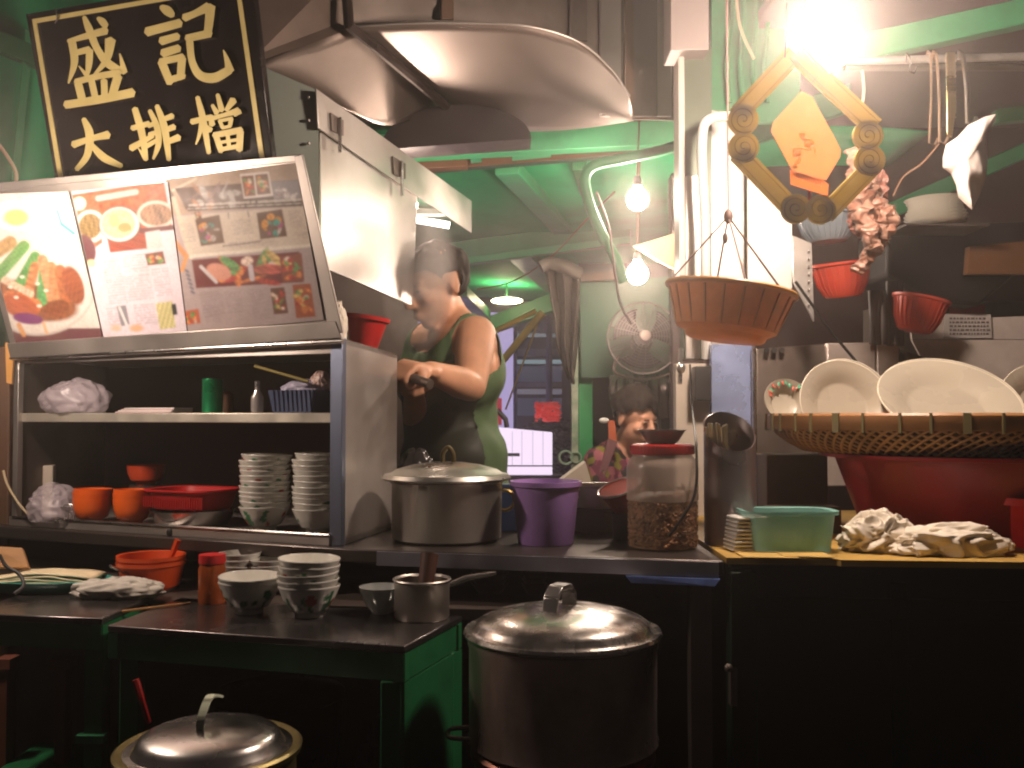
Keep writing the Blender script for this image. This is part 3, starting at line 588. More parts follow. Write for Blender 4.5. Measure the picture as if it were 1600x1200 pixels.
# brown post at far left + yellow slip + cable
g = MB(); q, o = pplate([(-40, 545, 2.42), (16, 540, 2.42), (16, 850, 2.42), (-40, 850, 2.42)], .05); q = [V((p.x, p.y, 0 if i > 1 else p.z)) for i, p in enumerate(q)]; g.slab(q, o); tag(obj("wooden_post", g, brownwood, bev=.004), "dark brown wooden post at the far left of the cabinet", "post")
g = MB(); q, o = pplate([(8, 535, 2.36), (22, 538, 2.36), (18, 600, 2.36), (10, 598, 2.36)], .008); g.slab(q, o); tag(obj("wooden_slip", g, orangewood), "orange sliver of timber at the cabinet's upper left corner", "timber")
g = MB(); g.tube(smoothpath([P(5, 735, 2.32), P(12, 758, 2.32), P(28, 785, 2.32), P(46, 806, 2.32)]), .003); tag(obj("thin_cable", g, wire_c), "thin cream cable looping beside the cabinet's left post", "cable")

# --- rice bowls
def bowl_mesh(R, H, seed, mat_=None, leaf=(.02, .22, .08), dot=(.45, .05, .03), name="rice_bowl", label="", cat="bowl", painted=True):
    prof = [(.0, .004), (R * .40, .004), (R * .42, 0), (R * .45, 0), (R * .46, .008), (R * .62, H * .22), (R * .80, H * .52), (R * .93, H * .83), (R, H), (R * .985, H + .0015), (R * .96, H - .001), (R * .90, H * .82), (R * .76, H * .52), (R * .55, H * .24), (R * .3, H * .14), (0, H * .12)]
    n = 72; fine = []
    for i in range(len(prof) - 1):
        k = 5 if 4 <= i <= 7 else 1
        for j in range(k): t = j / k; fine.append((prof[i][0] * (1 - t) + prof[i + 1][0] * t, prof[i][1] * (1 - t) + prof[i + 1][1] * t))
    fine.append(prof[-1]); g = MB(); g.lathe((0, 0, 0), fine, n)
    r = random.Random(seed); cols = []
    blobs = [(r.uniform(0, 2 * PI), r.uniform(.25, .75), r.uniform(.10, .24), r.uniform(.08, .2), leaf if r.random() < .68 else dot, r.uniform(-1, 1)) for _ in range(16)]
    for (rr, z) in fine:
        pass
    outer_end = len(fine) - sum(1 for _ in prof[9:])
    for i, (rr, z) in enumerate(fine):
        for k in range(n):
            c = (.72, .70, .64)
            if painted and i < outer_end and z > .01:
                a = 2 * PI * k / n; h = z / H
                for (ba, bh, bw, bhh, bc, sk) in blobs:
                    da = (a - ba + PI) % (2 * PI) - PI; da += sk * (h - bh) * .6
                    if (da / bw) ** 2 + ((h - bh) / bhh) ** 2 < 1: c = bc
                if h > .95: c = (.60, .58, .54)
            cols.append(c)
    o = obj(name, g, porc_attr, col=np.array(cols), recalc=False, origin=(0, 0, 0), ang=60)
    return tag(o, label, cat)
def stack(proto, base, n, dz, labelf, group, lean=(0, 0), first=True, jit=.002, rz0=0):
    r = random.Random(hash(group) & 255 if False else len(group) + n)
    for k in range(n):
        loc = V(base) + V((lean[0] * k + r.uniform(-jit, jit), lean[1] * k + r.uniform(-jit, jit), dz * k))
        rot = (r.uniform(-.03, .03), r.uniform(-.03, .03) + (.02 * k / n), rz0 + r.uniform(0, 6.28))
        if k == 0 and first: proto.location = loc; proto.rotation_euler = rot; o = proto
        else: o = dup(proto, loc, rot)
        o['label'] = labelf(k, n); o['group'] = group
def lab(what, where):
    def f(k, n):
        pos = 'topmost' if k == n - 1 else ('bottom' if k == 0 else ORD[k] + '-from-bottom')
        return f"{pos} {what} in {where}"
    return f
zf = zb + .0145
p1 = bowl_mesh(pw(40, 2.13), .052, 3)
stack(p1, P(414, 800, 2.16).xy.to_3d() + V((0, 0, zf)), 11, .0114, lab("painted soup bowl", "the stack next to the red tray"), "soup bowls stacked on the lower shelf")
p2 = bowl_mesh(pw(40, 2.08), .052, 11)
stack(p2, P(497, 800, 2.11).xy.to_3d() + V((0, 0, zf)), 11, .0118, lab("painted soup bowl", "the tall stack beside the blue steel post"), "soup bowls stacked on the lower shelf", jit=.003)
def plain_bowl(R, H, mat_, name="plastic_bowl"):
    prof = [(0, .003), (R * .38, .003), (R * .40, 0), (R * .5, 0), (R * .52, .006), (R * .80, H * .25), (R * .95, H * .6), (R, H), (R * .97, H), (R * .91, H * .6), (R * .76, H * .28), (R * .4, H * .1), (0, H * .09)]
    g = MB(); g.lathe((0, 0, 0), prof, 48); return tag(obj(name, g, mat_, origin=(0, 0, 0)), "x", "bowl")
ob = plain_bowl(pw(30, 2.2), .058, orange_pl)
stack(ob, P(144, 800, 2.30).xy.to_3d() + V((0, 0, zf)), 4, .0075, lab("orange plastic bowl", "the left orange stack in the cabinet"), "orange plastic bowls in the cabinet", jit=.0005)
stack(ob, P(207, 800, 2.27).xy.to_3d() + V((0, 0, zf)), 4, .0078, lab("orange plastic bowl", "the right orange stack beside the steel basin"), "orange plastic bowls in the cabinet", jit=.0005, first=False)
rb = plain_bowl(pw(28, 2.5), .05, M("red_orange_plastic", (.55, .06, .015), .4), "plastic_bowl"); rb.location = P(228, 757, 2.46); rb['label'] = "dim red-orange bowl standing behind the orange bowl stacks"
g = MB(); bp = P(228, 757, 2.46); g.lathe((bp.x, bp.y, zf), [(.045, 0), (.04, bp.z - zf - .001), (.0, bp.z - zf)], 24); tag(obj("storage_tin", g, soot), "dark tin under the dim red-orange bowl", "tin")
# steel basin with red slotted tray upon it
bc = P(302, 800, 2.26).xy.to_3d() + V((0, 0, zf)); g = MB(); Rb = pw(64, 2.22)
g.lathe(bc, [(0, .001), (Rb * .8, 0), (Rb * .9, .008), (Rb, .036), (Rb * 1.06, .037), (Rb * 1.06, .035), (Rb * .98, .034), (Rb * .86, .01), (0, .008)], 48); tag(obj("steel_basin", g, steel_br), "shallow steel basin under the red slotted tray in the cabinet", "basin")
tc_ = bc + V((0, 0, .0385)); g = MB(); W, D_ = pw(67, 2.22), .075; rz = math.atan2(-.38, .878)
Rz = Matrix.Rotation(rz, 3, 'Z')
def ringpts(sx, sy, z, n=32, e=4):
    out = []
    for k in range(n):
        a = 2 * PI * k / n; c, s_ = math.cos(a), math.sin(a); out.append(tc_ + Rz @ V((sx * abs(c) ** (2 / e) * (1 if c > 0 else -1), sy * abs(s_) ** (2 / e) * (1 if s_ > 0 else -1), z)))
    return out
lv = [ringpts(W * .84, D_ * .8, 0), ringpts(W * .94, D_ * .94, .036), ringpts(W * 1.05, D_ * 1.06, .042), ringpts(W * 1.05, D_ * 1.06, .046), ringpts(W * .92, D_ * .92, .044), ringpts(W * .82, D_ * .78, .004)]
vs = [p for l in lv for p in l]; n = 32
g.add(vs, [(i * n + k, i * n + (k + 1) % n, (i + 1) * n + (k + 1) % n, (i + 1) * n + k) for i in range(5) for k in range(n)] + [tuple(range(n)), tuple(range(5 * n, 6 * n))])
for k in range(26):
    x = -W * .85 + k * W * 1.7 / 25; g.box(tc_ + Rz @ V((x, -D_ * .9, .018)), (.0022, .004, .026), rz)
tag(obj("slotted_tray", g, red_pl), "red plastic tray with ribbed sides resting on the steel basin", "tray")
# bag & box bottom left
cloth_heap(P(82, 805, 2.34).xy.to_3d() + V((0, 0, zf)), (.055, .05, .055), 5, mb=(g := MB()), amp=.22); tag(obj("plastic_bag", g, plastic_film), "crumpled clear white bag left of the orange bowls", "bag")
g = MB(); c = P(62, 745, 2.50); hbx = c.z - zf + .03; g.box((c.x, c.y, zf + hbx / 2), (.07, .05, hbx), .3); tag(obj("carton", g, cream, bev=.003), "small pale carton at the back left of the lower shelf", "carton")
g = MB(); c = P(92, 808, 2.30)
for k in range(5): g.torus(V((c.x + .006 * k, c.y, zf + .012 + .002 * k)), .016 + .002 * k, .0012, 24, 5, mat=Matrix.Rotation(.5 + .3 * k, 3, 'X'))
g.v = [(a, b, max(c_, zf + .0005)) for a, b, c_ in g.v]; tag(obj("wire_scourer", g, steel_br), "small coil of wire in front of the clear bag", "scourer")
# upper shelf items
zu = zs + .0225
cloth_heap(P(118, 650, 2.36).xy.to_3d() + V((0, 0, zu)), (.082, .05, .050), 19, mb=(g := MB()), amp=.26); tag(obj("plastic_bag", g, plastic_film), "large crumpled translucent bag on the upper shelf", "bag")
g = MB()
for k in range(4):
    c = P(240, 650, 2.28); g.box((c.x + .004 * k, c.y, zu + .0015 + .003 * k), (.17 - .01 * k, .07, .0026), rz + .03 * k, mi=k % 2)
tag(obj("magazine", g, [M("paper_pink", (.6, .42, .44), .6), M("paper_white", (.7, .66, .62), .6)]), "thin pile of pink and white papers on the upper shelf", "papers")
g = MB(); c = P(332, 650, 2.22).xy.to_3d() + V((0, 0, zu)); r0 = pw(16, 2.2)
g.lathe(c, [(0, 0), (r0, 0), (r0 * 1.02, .004), (r0, .008), (r0, .072), (r0 * 1.03, .074), (r0, .078), (r0 * .9, .078), (0, .076)], 32); tag(obj("drinks_can", g, M("green_can", (.01, .25, .09), .25, .6)), "dark green can standing on the upper shelf", "can")
bt = thing("glass_bottle", P(402, 650, 2.15).xy.to_3d() + V((0, 0, zu)), "small clear glass sauce bottle beside the blue basket", "bottle"); c = V(bt['_w'])
g = MB(); g.lathe(c, [(0, 0), (.013, 0), (.014, .01), (.014, .035), (.006, .05), (.006, .058), (0, .058)], 20); obj("glass", g, M("bottle_glass", (.55, .5, .48), .08, .3, alpha=.7), bt)
g = MB(); g.lathe(c + V((0, 0, .0585)), [(0, 0), (.007, 0), (.007, .012), (0, .012)], 16); obj("cap", g, steel_br, bt)
g = MB(); c = P(352, 650, 2.34).xy.to_3d() + V((0, 0, zu)); g.lathe(c, [(0, 0), (.02, 0), (.02, .045), (.014, .052), (0, .052)], 20); tag(obj("spice_pot", g, brownwood), "small brown pot behind the green can", "pot")
c = P(474, 650, 2.10).xy.to_3d() + V((0, 0, zu)); bk = thing("small_basket", c, "small blue grey plastic basket at the right end of the upper shelf", "basket"); g = MB()
for i in range(2):
    pass
bw, bd, bh = .058, .045, .048
g.slab([c + Rz @ V((-bw * .85, -bd * .85, 0)), c + Rz @ V((bw * .85, -bd * .85, 0)), c + Rz @ V((bw * .85, bd * .85, 0)), c + Rz @ V((-bw * .85, bd * .85, 0))], V((0, 0, .004)))
for sx in (-1, 1):
    g.slab([c + Rz @ V((sx * bw * .85, -bd * .85, 0)), c + Rz @ V((sx * bw * .85, bd * .85, 0)), c + Rz @ V((sx * bw, bd, bh)), c + Rz @ V((sx * bw, -bd, bh))], Rz @ V((sx * .003, 0, 0)))
    g.slab([c + Rz @ V((-bw * .85, sx * bd * .85, 0)), c + Rz @ V((bw * .85, sx * bd * .85, 0)), c + Rz @ V((bw, sx * bd, bh)), c + Rz @ V((-bw, sx * bd, bh))], Rz @ V((0, sx * .003, 0)))
obj("body", g, blue_pl, bk); g = MB()
for k in range(9): x = -bw * .8 + k * bw * .2; g.slab([c + Rz @ V((x, -bd * .86 - .003, .004)), c + Rz @ V((x + .004, -bd * .86 - .003, .004)), c + Rz @ V((x + .004, -bd - .004, bh)), c + Rz @ V((x, -bd - .004, bh))], Rz @ V((0, -.002, 0)))
obj("ribs", g, blue_pl, bk)
cloth_heap(c + V((.0, 0, bh * .75)), (.045, .03, .022), 21, mb=(g := MB())); tag(obj("plastic_bag", g, M("lilac_film", (.55, .52, .68), .3, alpha=.75)), "lilac plastic bag stuffed in the small blue basket", "bag")
cloth_heap(c + V((.038, 0, bh * .95)), (.022, .02, .028), 23, mb=(g := MB())); tag(obj("crumpled_wrapper", g, M("pinkish_wrap", (.6, .42, .38), .35, alpha=.85)), "pinkish crumpled wrapper rising from the blue basket's right side", "wrapper")
g = MB(); g.tube([P(398, 572, 2.09), P(482, 596, 2.06)], .0032); tag(obj("chopstick", g, M("yellow_bamboo", (.35, .28, .08), .5)), "yellow bamboo stick leaning over the blue basket", "chopstick")
# colander + cloth on cabinet top
c = P(568, 528, 2.22); c.z = zt + .002
g = MB(); R_ = pw(33, 2.22); H = .075; T = Matrix.Rotation(.14, 3, 'Y')
g.lathe(c + V((0, 0, .002)), [(0, 0), (R_ * .62, 0), (R_ * .66, .004), (R_ * .93, H * .86), (R_ * 1.05, H * .88), (R_ * 1.07, H), (R_, H), (R_ * .9, H * .86), (R_ * .6, .008), (0, .006)], 40, mat=T)
g.v = [(a, b, max(k, c.z)) for a, b, k in g.v]; tag(obj("plastic_pot", g, red_pl), "red plastic pot tilted on top of the cabinet beside the menu board", "pot")
g = MB(); cloth_heap(P(530, 520, 2.08).xy.to_3d() + V((0, 0, zt + .012)), (.016, .02, .05), 31, mb=g); tag(obj("rag", g, cloth_w), "dirty white rag hanging on the menu board's lower right corner", "rag")

# ================================================================== BULBS
def bulb(px, py, Y, r, L, label, toz, name="light_bulb", pos=None):
    c = P(px, py, Y) if pos is None else V(pos); t = thing(name, c, label, "light bulb", "bare bulbs hanging from the canopy")
    g = MB(); prof = [(0, -r)] + [(r * math.sin(a), -r * math.cos(a)) for a in [PI * k / 12 for k in range(1, 10)]] + [(r * .42, r * 1.05), (r * .36, r * 1.3), (0, r * 1.3)]
    g.lathe(c, prof, 24); obj("glass", g, EM("bulb_%s" % int(L * 10), (1, .78, .63), L), t)
    g = MB(); g.lathe(c + V((0, 0, r * 1.3)), [(0, 0), (r * .38, 0), (r * .42, r * .5), (r * .3, r * .9), (0, r * .9)], 16); obj("socket", g, black, t)
    g = MB(); g.tube(smoothpath([c + V((0, 0, r * 2.1)), c + V((.004, 0, r * 2.1 + (toz - c.z) * .4)), V((c.x + .01, c.y, toz))]), .003); obj("cord", g, M("brown_cord", (.12, .06, .03), .5), t)
    return t
bulb(996, 312, 3.05, .034, BULB_SMALL, "upper of the two bare bulbs hanging above the fan", 2.20)
bulb(996, 428, 3.35, .036, BULB_SMALL, "lower of the two bare bulbs, hanging right above the fan", 2.10)
bulb(1285, 62, 1.83, .062, BULB_MAIN, "large glaring bulb above the gold diamond ornament", 2.6)
bulb(0, 0, 0, .036, BULB_LEFT, "bare bulb in front of the food photo at far left", 2.5, pos=(-1.15, 1.80, 1.58))
bulb(0, 0, 0, .034, BULB_SMALL * .8, "bare bulb hanging over the wok behind the hood skirt", 2.2, pos=(-.33, 2.98, 1.86))

# ================================================================== LOW GREEN TABLES
TZ = .83
def table(corners, zt_, label, legs, side=None, apron=.045):
    c0 = sum((V(c) for c in corners), V()) / 4; t = thing("low_table", (c0.x, c0.y, 0), label, "table", "low green metal tables")
    q = [V((c[0], c[1], zt_)) for c in corners]; g = MB(); g.slab(q, V((0, 0, -.012)))
    obj("tabletop", g, M("wet_steel_top", (.22, .20, .20), .2, .9, .3, 5, .004, dirt=.5, dirtcol=(.05, .05, .045), dscale=7), t, bev=.002)
    ctr = V((c0.x, c0.y, 0))
    for i in range(4):
        a, b = q[i], q[(i + 1) % 4]; inn = ((ctr - (a + b) / 2)); inn.z = 0; inn.normalize()
        g = MB(); g.slab([a + V((0, 0, -.0125)) + inn * .002, b + V((0, 0, -.0125)) + inn * .002, b + V((0, 0, -.0125 - apron)) + inn * .002, a + V((0, 0, -.0125 - apron)) + inn * .002], inn * .02); obj("apron", g, green_dk, t)
    for (x, y) in legs:
        g = MB(); g.box((x, y, (zt_ - .058) / 2), (.034, .034, zt_ - .058)); obj("leg", g, green_dk, t, bev=.002)
    return t, q
fR = S(632, 1010, TZ); fL = S(168, 977, TZ); bR = S(722, 962, TZ); bL = fL + V((.04, .26, 0))
t1, q1 = table([fL, fR, bR, bL], TZ, "low green metal table holding the porcelain bowls and saucepan", [(fL.x + .03, fL.y + .04), (fR.x - .022, fR.y + .022), (bR.x - .03, bR.y - .03)])
g = MB(); a, b = fR + V((.0, .006, -.06)), bR + V((0, -.004, -.06)); g.slab([a, b, V((b.x, b.y, .05)), V((a.x, a.y, .05))], V((-.006, -.002, 0))); obj("side_sheet", g, green_dk, t1)
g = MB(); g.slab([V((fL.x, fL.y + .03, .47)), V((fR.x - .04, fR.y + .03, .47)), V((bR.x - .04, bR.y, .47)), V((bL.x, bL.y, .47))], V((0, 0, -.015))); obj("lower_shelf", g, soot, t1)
f2L, f2R = S(-60, 958, TZ + .006), S(160, 966, TZ + .006)
t2, q2 = table([f2L, f2R, f2R + V((.02, .34, 0)), f2L + V((.02, .34, 0))], TZ + .006, "low green metal table at the far left under the teal tray", [(f2R.x - .02, f2R.y + .03), (f2L.x + .02, f2L.y + .03)])
g = MB(); g.slab([V((f2L.x, f2L.y + .01, .50)), V((f2R.x, f2R.y + .01, .50)), V((f2R.x, f2R.y + .3, .50)), V((f2L.x, f2L.y + .3, .50))], V((0, 0, -.02))); obj("lower_shelf", g, green_dk, t2)
g = MB(); g.box((f2R.x - .02, f2R.y + .008, .62), (.05, .02, .014)); obj("bracket", g, green, t2)
def on(px, py, z=TZ, back=0):
    p = S(px, py, z); p.y += back; return p
# bowls on table
R1 = pw(47, 1.86)
pA = bowl_mesh(R1 * 1.0, .058, 5, leaf=(.012, .16, .06), dot=(.012, .16, .06))
stack(pA, on(382, 962, TZ + .0005, .03), 2, .010, lambda k, n: ("lower" if k == 0 else "upper") + " bowl of the green-leaf pair beside the red-lidded jar", "green leaf bowls on the low table", jit=.001)
pB = bowl_mesh(pw(47, 1.82), .056, 8, leaf=(.012, .16, .06), dot=(.4, .04, .02))
stack(pB, on(477, 968, TZ + .0005, .03), 5, .0125, lab("green-leaf bowl", "the stack of five on the low table"), "green leaf bowls on the low table", jit=.001)
# dim bowls behind
pC = bowl_mesh(pw(33, 2.05), .045, 14, leaf=(.02, .03, .10), dot=(.03, .04, .12))
for i, (x, y, n_, w_) in enumerate(((372, 912, 4, "the dark stack behind the red-lidded jar"), (418, 916, 3, "the blue-patterned stack in the shadow between jar and bowls"), (478, 912, 2, "the dim pair behind the stack of five"))):
    stack(pC, S(x, 915, TZ + .0005).xy.to_3d() + V((0, .02, TZ + .0005)) if False else V((P(x, y, 2.02).x, 2.03, TZ + .001)), n_, .012, lab("blue-patterned bowl", w_), "blue patterned bowls at the back of the low table", jit=.001, first=(i == 0))
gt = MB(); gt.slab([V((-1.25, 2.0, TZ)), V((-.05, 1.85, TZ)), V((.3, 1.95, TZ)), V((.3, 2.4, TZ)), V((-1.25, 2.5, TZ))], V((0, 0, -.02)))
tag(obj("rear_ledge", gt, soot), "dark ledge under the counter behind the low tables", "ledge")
# clear bowl
g = MB(); c = on(590, 965, TZ + .0005, .04); R_ = pw(33, 1.86)
g.lathe(c, [(0, .003), (R_ * .4, 0), (R_ * .45, .004), (R_ * .75, .022), (R_, .05), (R_ * .97, .05), (R_ * .7, .024), (R_ * .3, .007), (0, .006)], 40); tag(obj("glass_bowl", g, M("greyish_glass", (.5, .52, .5), .12, .25, alpha=.8)), "pale see-through bowl left of the saucepan", "bowl")
# saucepan
c = on(655, 974, TZ + .0005, .05); sp = thing("saucepan", c, "small steel saucepan with long handle on the table corner", "saucepan"); R_ = pw(43, 1.76); H = .070
g = MB(); g.lathe(c, [(0, 0), (R_ * .95, 0), (R_, .004), (R_, H - .004), (R_ * 1.07, H), (R_ * 1.04, H + .002), (R_ * .97, H - .002), (R_ * .97, .006), (0, .004)], 48); obj("body", g, alu, sp)
g = MB(); g.tube([c + V((R_ * .98, .01, H - .012)), c + V((R_ + .03, .02, H - .002)), c + V((R_ + .085, .03, H + .006))], [.005, .006, .004], 8); obj("handle", g, steel_br, sp)
g = MB(); g.tube([c + V((.0, 0, .01)), c + V((.012, .03, .112))], [.012, .017], 10); tag(obj("wooden_pestle", g, M("dark_pestle", (.07, .025, .015), .5)), "dark wooden stick standing in the saucepan", "stick")
# red-lid jar
c = on(321, 948, TZ + .0005, .04); j = thing("sauce_jar", c, "chili sauce jar with red lid left of the bowls", "jar"); R_ = pw(20, 1.92)
g = MB(); g.lathe(c, [(0, 0), (R_, 0), (R_ * 1.03, .004), (R_ * 1.03, .068), (R_ * .9, .078), (0, .078)], 32); obj("glass", g, M("chili_jar", (.32, .07, .015), .15, 0, .35, 60, dirt=.6, dirtcol=(.12, .02, .01), dscale=40), j)
g = MB(); g.lathe(c + V((0, 0, .0785)), [(0, 0), (R_, 0), (R_ * 1.02, .003), (R_ * 1.0, .017), (0, .018)], 32); obj("lid", g, red_pl, j)
# chopsticks
g = MB(); a, b = on(190, 958), on(298, 944); g.tube([a + V((0, 0, .003)), b + V((0, 0, .003))], [.003, .002], 6); tag(obj("chopstick", g, M("bamboo_brown", (.3, .15, .05), .5)), "brown chopstick lying across the two table tops", "chopstick")
# crumpled cloth
cloth_heap(on(168, 940, TZ + .0065, .05), (pw(66, 1.86), .042, .024), 41, mb=(g := MB()), amp=.36); tag(obj("dishcloth", g, cloth_g), "crumpled grey white dishcloth in front of the orange tubs", "cloth")
# orange tubs with spoon
c = on(195, 934, TZ + .0065, .14); g = MB(); R_ = pw(53, 2.02)
for k in range(2): g.lathe(c + V((0, 0, .012 * k)), [(0, 0), (R_ * .8, 0), (R_ * .82, .004), (R_ * .95, .045), (R_ * 1.0, .046), (R_, .054), (R_ * .94, .052), (R_ * .8, .006), (0, .004)], 40)
t_ = tag(obj("plastic_tub", g, M("orange_red_plastic", (.60, .07, .01), .38)), "two nested orange red tubs behind the crumpled dishcloth", "tubs")
g = MB(); a = c + V((-.02, -.03, .02)); b = P(172, 884, 1.95); g.tube([a, b], [.004, .003], 6); g.ball(a, (.012, .004, .016)); tag(obj("spoon", g, steel_br), "steel spoon standing in the orange red tubs", "spoon")
g = MB(); a = c + V((.02, .02, .02)); g.tube([a, a + V((.03, .0, .075))], [.005, .008], 6); tag(obj("plastic_spoon", g, M("orange_red_plastic")), "orange plastic ladle leaning in the orange red tubs", "ladle")
# teal tray with dumpling sheets
c = on(40, 934, TZ + .0065, .09); ty = thing("serving_tray", c, "teal oval tray piled with pale flat noodles at the far left", "tray"); g = MB()
g.lathe(c, [(0, 0), (.10, 0), (.125, .02), (.13, .024), (.124, .025), (.10, .008), (0, .006)], 48, sx=1.05, sy=.55); obj("tray", g, M("teal_enamel", (.04, .25, .21), .3), ty)
for k in range(6):
    g = MB(); sd = k
    g.grid(lambda u, v: c + V(((u - .5) * .20 + .006 * (k % 3 - 1), (v - .5) * .085, .012 + .0055 * k + .004 * noise.noise(V((u * 4, v * 4, k * 1.7))) - .010 * (abs(u - .5) * 2) ** 2)), 18, 10)
    obj("noodle_sheet", g, M("pale_dough", (.68, .58, .38), .5, 0, .12, 18, .01), ty, solid=.0045)
g = MB(); g.tube(smoothpath([P(0, 868, 1.95), P(10, 885, 1.9), P(30, 897, 1.88), P(37, 915, 1.85), P(22, 928, 1.83)]), .0035); tag(obj("tong_handle", g, black), "black curved tongs lying over the teal tray", "tongs")
g = MB(); q, o = pplate([(-10, 853, 2.06), (34, 856, 2.06), (44, 886, 2.04), (-10, 886, 2.04)], .012); q = [V(p) for p in q]; g.slab(q, o); tag(obj("chopping_board", g, tanwood), "corner of a tan wooden board behind the teal tray", "board")
# dim pans between saucepan and steamer
for i, (x, y, n_) in enumerate(((765, 948, 4), (835, 950, 3))):
    for k in range(n_):
        c = V((P(x, y, 2.0).x, 2.02, TZ + .001 + .011 * k)); g = MB(); R_ = pw(30 if i == 0 else 20, 2.0)
        g.lathe(c, [(0, 0), (R_ * .6, 0), (R_, .02), (R_ * .97, .021), (R_ * .6, .004), (0, .003)], 28)
        tag(obj("metal_dish", g, steel_dk), f"{'topmost' if k == n_ - 1 else ORD[k]} dark metal dish of the {'stack behind the saucepan handle' if i == 0 else 'small stack behind the steamer lid knob'}", "dish", "dark metal dishes under the counter")
# ================================================================== STEAMER AND POTS IN FRONT
def lidprof(R, h): return [(R * 1.03, -.004), (R * 1.045, .001), (R * 1.03, .006), (R * .97, .005), (R * .93, h * .22)] + [(R * .93 * math.cos(a), h * .22 + h * .78 * math.sin(a)) for a in [PI / 2 * k / 8 for k in range(1, 8)]] + [(0, h)]
sc = S(881, 994, .845); sc = V((sc.x, 1.60, .845)); Rs = pw(147, 1.60)
st = thing("steamer_pot", (sc.x, sc.y, .0), "big dented steel steamer with domed lid standing on a stove", "steamer")
g = MB(); zb2 = .845 - pw(155, 1.6) - .012
g.lathe((sc.x, sc.y, 0), [(0, zb2), (Rs * .97, zb2), (Rs * 1.0, zb2 + .004), (Rs * .985, zb2 + .014), (Rs * .985, .82), (Rs * 1.0, .826), (Rs * 1.0, .836), (Rs * .96, .838), (Rs * .95, .83), (0, .83)], 72); obj("body", g, M("steamer_steel", (.52, .41, .38), .27, .93, .25, 9, .003, dirt=.55, dirtcol=(.15, .08, .06), stretch=(1, 1, .25), rvar=.4), st)
g = MB(); g.lathe((sc.x, sc.y, .843), lidprof(Rs, .042), 72); obj("lid", g, M("lid_steel", (.60, .56, .52), .2, 1, .12, 26, .012, dirt=.3, dirtcol=(.25, .2, .15)), st)
g = MB(); hz = .843 + .040
hp = [V((-.034, 0, 0)), V((-.030, 0, .024)), V((-.014, 0, .038)), V((.014, 0, .038)), V((.030, 0, .024)), V((.034, 0, 0))]
Rh = Matrix.Rotation(1.05, 3, 'Z'); hc = V((sc.x - .004, sc.y, hz - .004))
for i in range(5):
    a, b = hp[i], hp[i + 1]; g.slab([hc + Rh @ (a + V((0, -.013, 0))), hc + Rh @ (b + V((0, -.013, 0))), hc + Rh @ (b + V((0, .013, 0))), hc + Rh @ (a + V((0, .013, 0)))], Rh @ ((b - a).cross(V((0, 1, 0))).normalized() * .005))
obj("lid_handle", g, steel_br, st, bev=.001)
g = MB(); g.lathe((sc.x, sc.y, 0), [(0, zb2 - .22), (Rs * .93, zb2 - .22), (Rs * .93, zb2 - .03), (Rs * .97, zb2 - .022), (Rs * .97, zb2 - .012), (Rs * .9, zb2 - .001), (0, zb2 - .001)], 64); obj("lower_tier", g, M("scorched_steel", (.16, .07, .05), .35, .9, .3, 4, dirt=.6, dirtcol=(.02, .01, .01)), st)
g = MB()
for sx in (-1,):
    c = V((sc.x + sx * Rs * .96, sc.y, zb2 + .01)); g.tube(smoothpath([c + V((0, -.03, 0)), c + V((sx * .035, -.02, 0)), c + V((sx * .035, .02, 0)), c + V((0, .03, 0))]), .004)
obj("side_handle", g, steel_dk, st)
g = MB(); g.box((sc.x, sc.y, (zb2 - .22) / 2), (.30, .28, zb2 - .221)); g2 = zb2 - .22
tag(obj("gas_stove", g, soot, bev=.01), "squat black stove stand beneath the steamer", "stove")
# front left pot
pc_ = V((P(327, 1160, 1.45).x, 1.45, 0)); lz = 1.2 - pw(510, 1.45); Rp = pw(134, 1.45)
fp = thing("stock_pot", (pc_.x, pc_.y, 0), "stock pot with shiny lid and pale strap handle at the bottom left", "pot")
g = MB(); g.lathe((pc_.x, pc_.y, 0), [(0, lz - .26), (Rp * .96, lz - .26), (Rp * .98, lz - .25), (Rp * .98, lz - .012), (Rp * 1.04, lz - .008), (Rp * 1.05, lz), (Rp * 1.02, lz + .003), (Rp * .94, lz), (Rp * .93, lz - .02), (0, lz - .02)], 64); obj("body", g, M("brassy_steel", (.34, .28, .12), .35, .9, .25, 5, dirt=.5), fp)
g = MB(); g.lathe((pc_.x, pc_.y, lz), [(Rp * .93, -.004), (Rp * .94, .001), (Rp * .86, .002), (Rp * .80, .012)] + [(Rp * .80 * math.cos(a), .012 + .022 * math.sin(a)) for a in [PI / 2 * k / 7 for k in range(1, 7)]] + [(0, .034)], 64); obj("lid", g, steel_br, fp)
g = MB(); hc = V((pc_.x - .004, pc_.y, lz + .030)); pts = smoothpath([hc + V((-.002, -.028, .0)), hc + V((0, -.024, .022)), hc + V((.004, 0, .042)), hc + V((.012, .02, .036))], 6)
for i in range(len(pts) - 1): g.slab([pts[i] + V((-.006, 0, 0)), pts[i] + V((.006, 0, 0)), pts[i + 1] + V((.006, 0, 0)), pts[i + 1] + V((-.006, 0, 0))], V((0, .002, .003)))
obj("strap_handle", g, M("pale_green_plastic", (.62, .66, .5), .4), fp)
g = MB(); g.lathe((pc_.x, pc_.y, 0), [(0, 0), (.11, 0), (.12, .02), (.10, lz - .27), (.12, lz - .261), (0, lz - .261)], 32); tag(obj("pot_stand", g, soot), "dark round stand beneath the stock pot", "stand")
